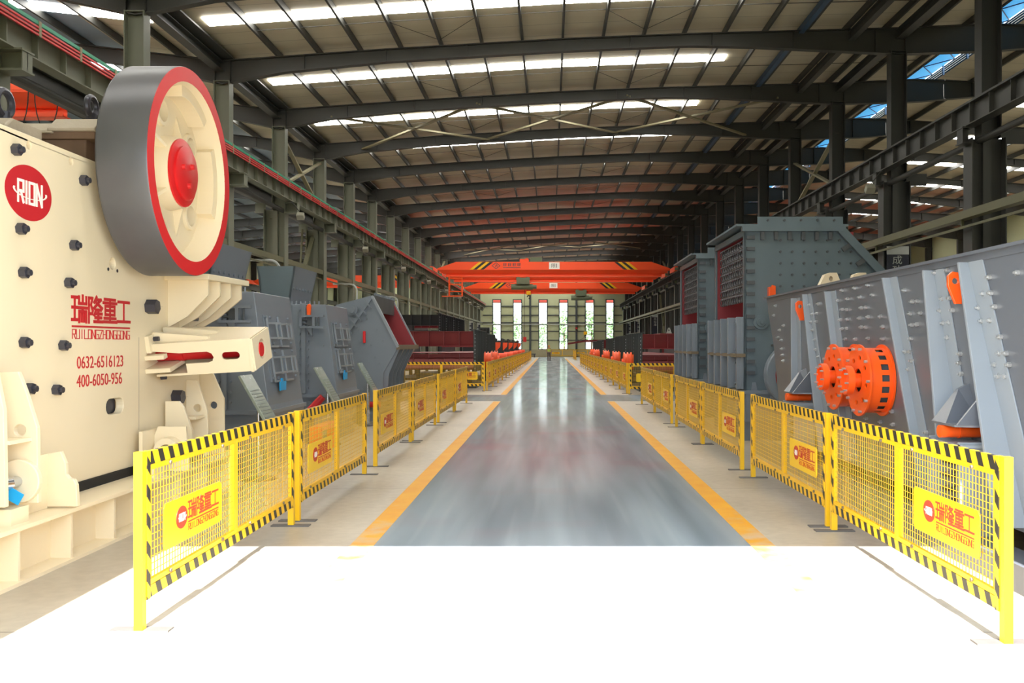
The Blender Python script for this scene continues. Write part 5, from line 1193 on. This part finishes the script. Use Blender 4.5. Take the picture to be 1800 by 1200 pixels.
# ------------------------------------------------------------------ the walking person
def person():
    x, y = -.2, 106.0
    t = thing('person', 'person in yellow hi-vis vest and orange helmet walking away down the aisle', 'person', (x, y, 0))
    V = {'pel': (0, 0, .95), 'wai': (0, 0, 1.12), 'che': (0, .02, 1.33), 'nek': (0, .02, 1.48), 'hd': (0, .03, 1.57), 'ht': (0, .02, 1.72),
         'hl': (-.1, 0, .9), 'kl': (-.12, .1, .5), 'al': (-.12, -.08, .1), 'tl': (-.13, .06, .04), 'hr': (.1, 0, .9), 'kr': (.12, .12, .5), 'ar': (.12, .1, .09), 'tr': (.13, .25, .04),
         'sl': (-.2, .02, 1.42), 'el': (-.29, -.02, 1.14), 'wl': (-.27, .1, .92), 'fl': (-.27, .14, .82), 'sr': (.2, .02, 1.42), 'er': (.29, .02, 1.14), 'wr': (.28, .16, .95), 'fr': (.28, .2, .85)}
    E = [('pel', 'wai'), ('wai', 'che'), ('che', 'nek'), ('nek', 'hd'), ('hd', 'ht'), ('pel', 'hl'), ('hl', 'kl'), ('kl', 'al'), ('al', 'tl'), ('pel', 'hr'), ('hr', 'kr'), ('kr', 'ar'), ('ar', 'tr'),
         ('che', 'sl'), ('sl', 'el'), ('el', 'wl'), ('wl', 'fl'), ('che', 'sr'), ('sr', 'er'), ('er', 'wr'), ('wr', 'fr')]
    RD = {'pel': .15, 'wai': .14, 'che': .16, 'nek': .06, 'hd': .09, 'ht': .08, 'hl': .1, 'kl': .065, 'al': .045, 'tl': .04, 'sl': .065, 'el': .045, 'wl': .035, 'fl': .035}
    def skin(name, keys, m, grow=0.0):
        ks = [k for k in V if k in keys]; ix = {k: i for i, k in enumerate(ks)}
        me = bpy.data.meshes.new(name); me.from_pydata([V[k] for k in ks], [(ix[a], ix[b]) for a, b in E if a in ix and b in ix], [])
        o = bpy.data.objects.new(name, me); COL.objects.link(o); o.parent = t
        o.modifiers.new('s', 'SKIN'); sv = me.skin_vertices[0].data
        for k in ks: r = RD.get(k, RD.get(k[:-1]+'l', .05))+grow; sv[ix[k]].radius = (r, r*(.75 if k in ('pel', 'wai', 'che') else 1)); sv[ix[k]].use_root = (k == ks[0])
        s = o.modifiers.new('d', 'SUBSURF'); s.levels = 2; s.render_levels = 2; me.materials.append(MATS[m]); return o
    skin('body', set(V), 'skin')
    skin('trousers', {'pel', 'hl', 'kl', 'al', 'hr', 'kr', 'ar'}, 'trousers', .018)
    skin('vest', {'pel', 'wai', 'che', 'sl', 'sr'}, 'vest', .025)
    ORG[t] = Vector((0, 0, 0))
    m = MB()
    for sx in (-.125, .125): yo = (-.02 if sx < 0 else .17); m.box(sx-.05, sx+.05, yo-.12, yo+.14, 0, .1)
    m.build('boots', 'boots', t, bev=.03)
    m = MB().lathe([(.125, 1.68), (.12, 1.74), (.09, 1.8), (0, 1.83)], (0, .02, 0), 'z', 20, False); m.lathe([(.15, 1.675), (.15, 1.69), (.1, 1.69), (.1, 1.675)], (0, .02, 0), 'z', 20); m.build('helmet', 'helmet', t, smooth=True)
    for z in (1.1, 1.3): MB().lathe([(.19, z), (.19, z+.04), (.17, z+.04), (.17, z)], (0, .01, 0), 'z', 20).build('reflective_band', 'banner_white', t)
    ORG[t] = Vector((x, y, 0))
person()
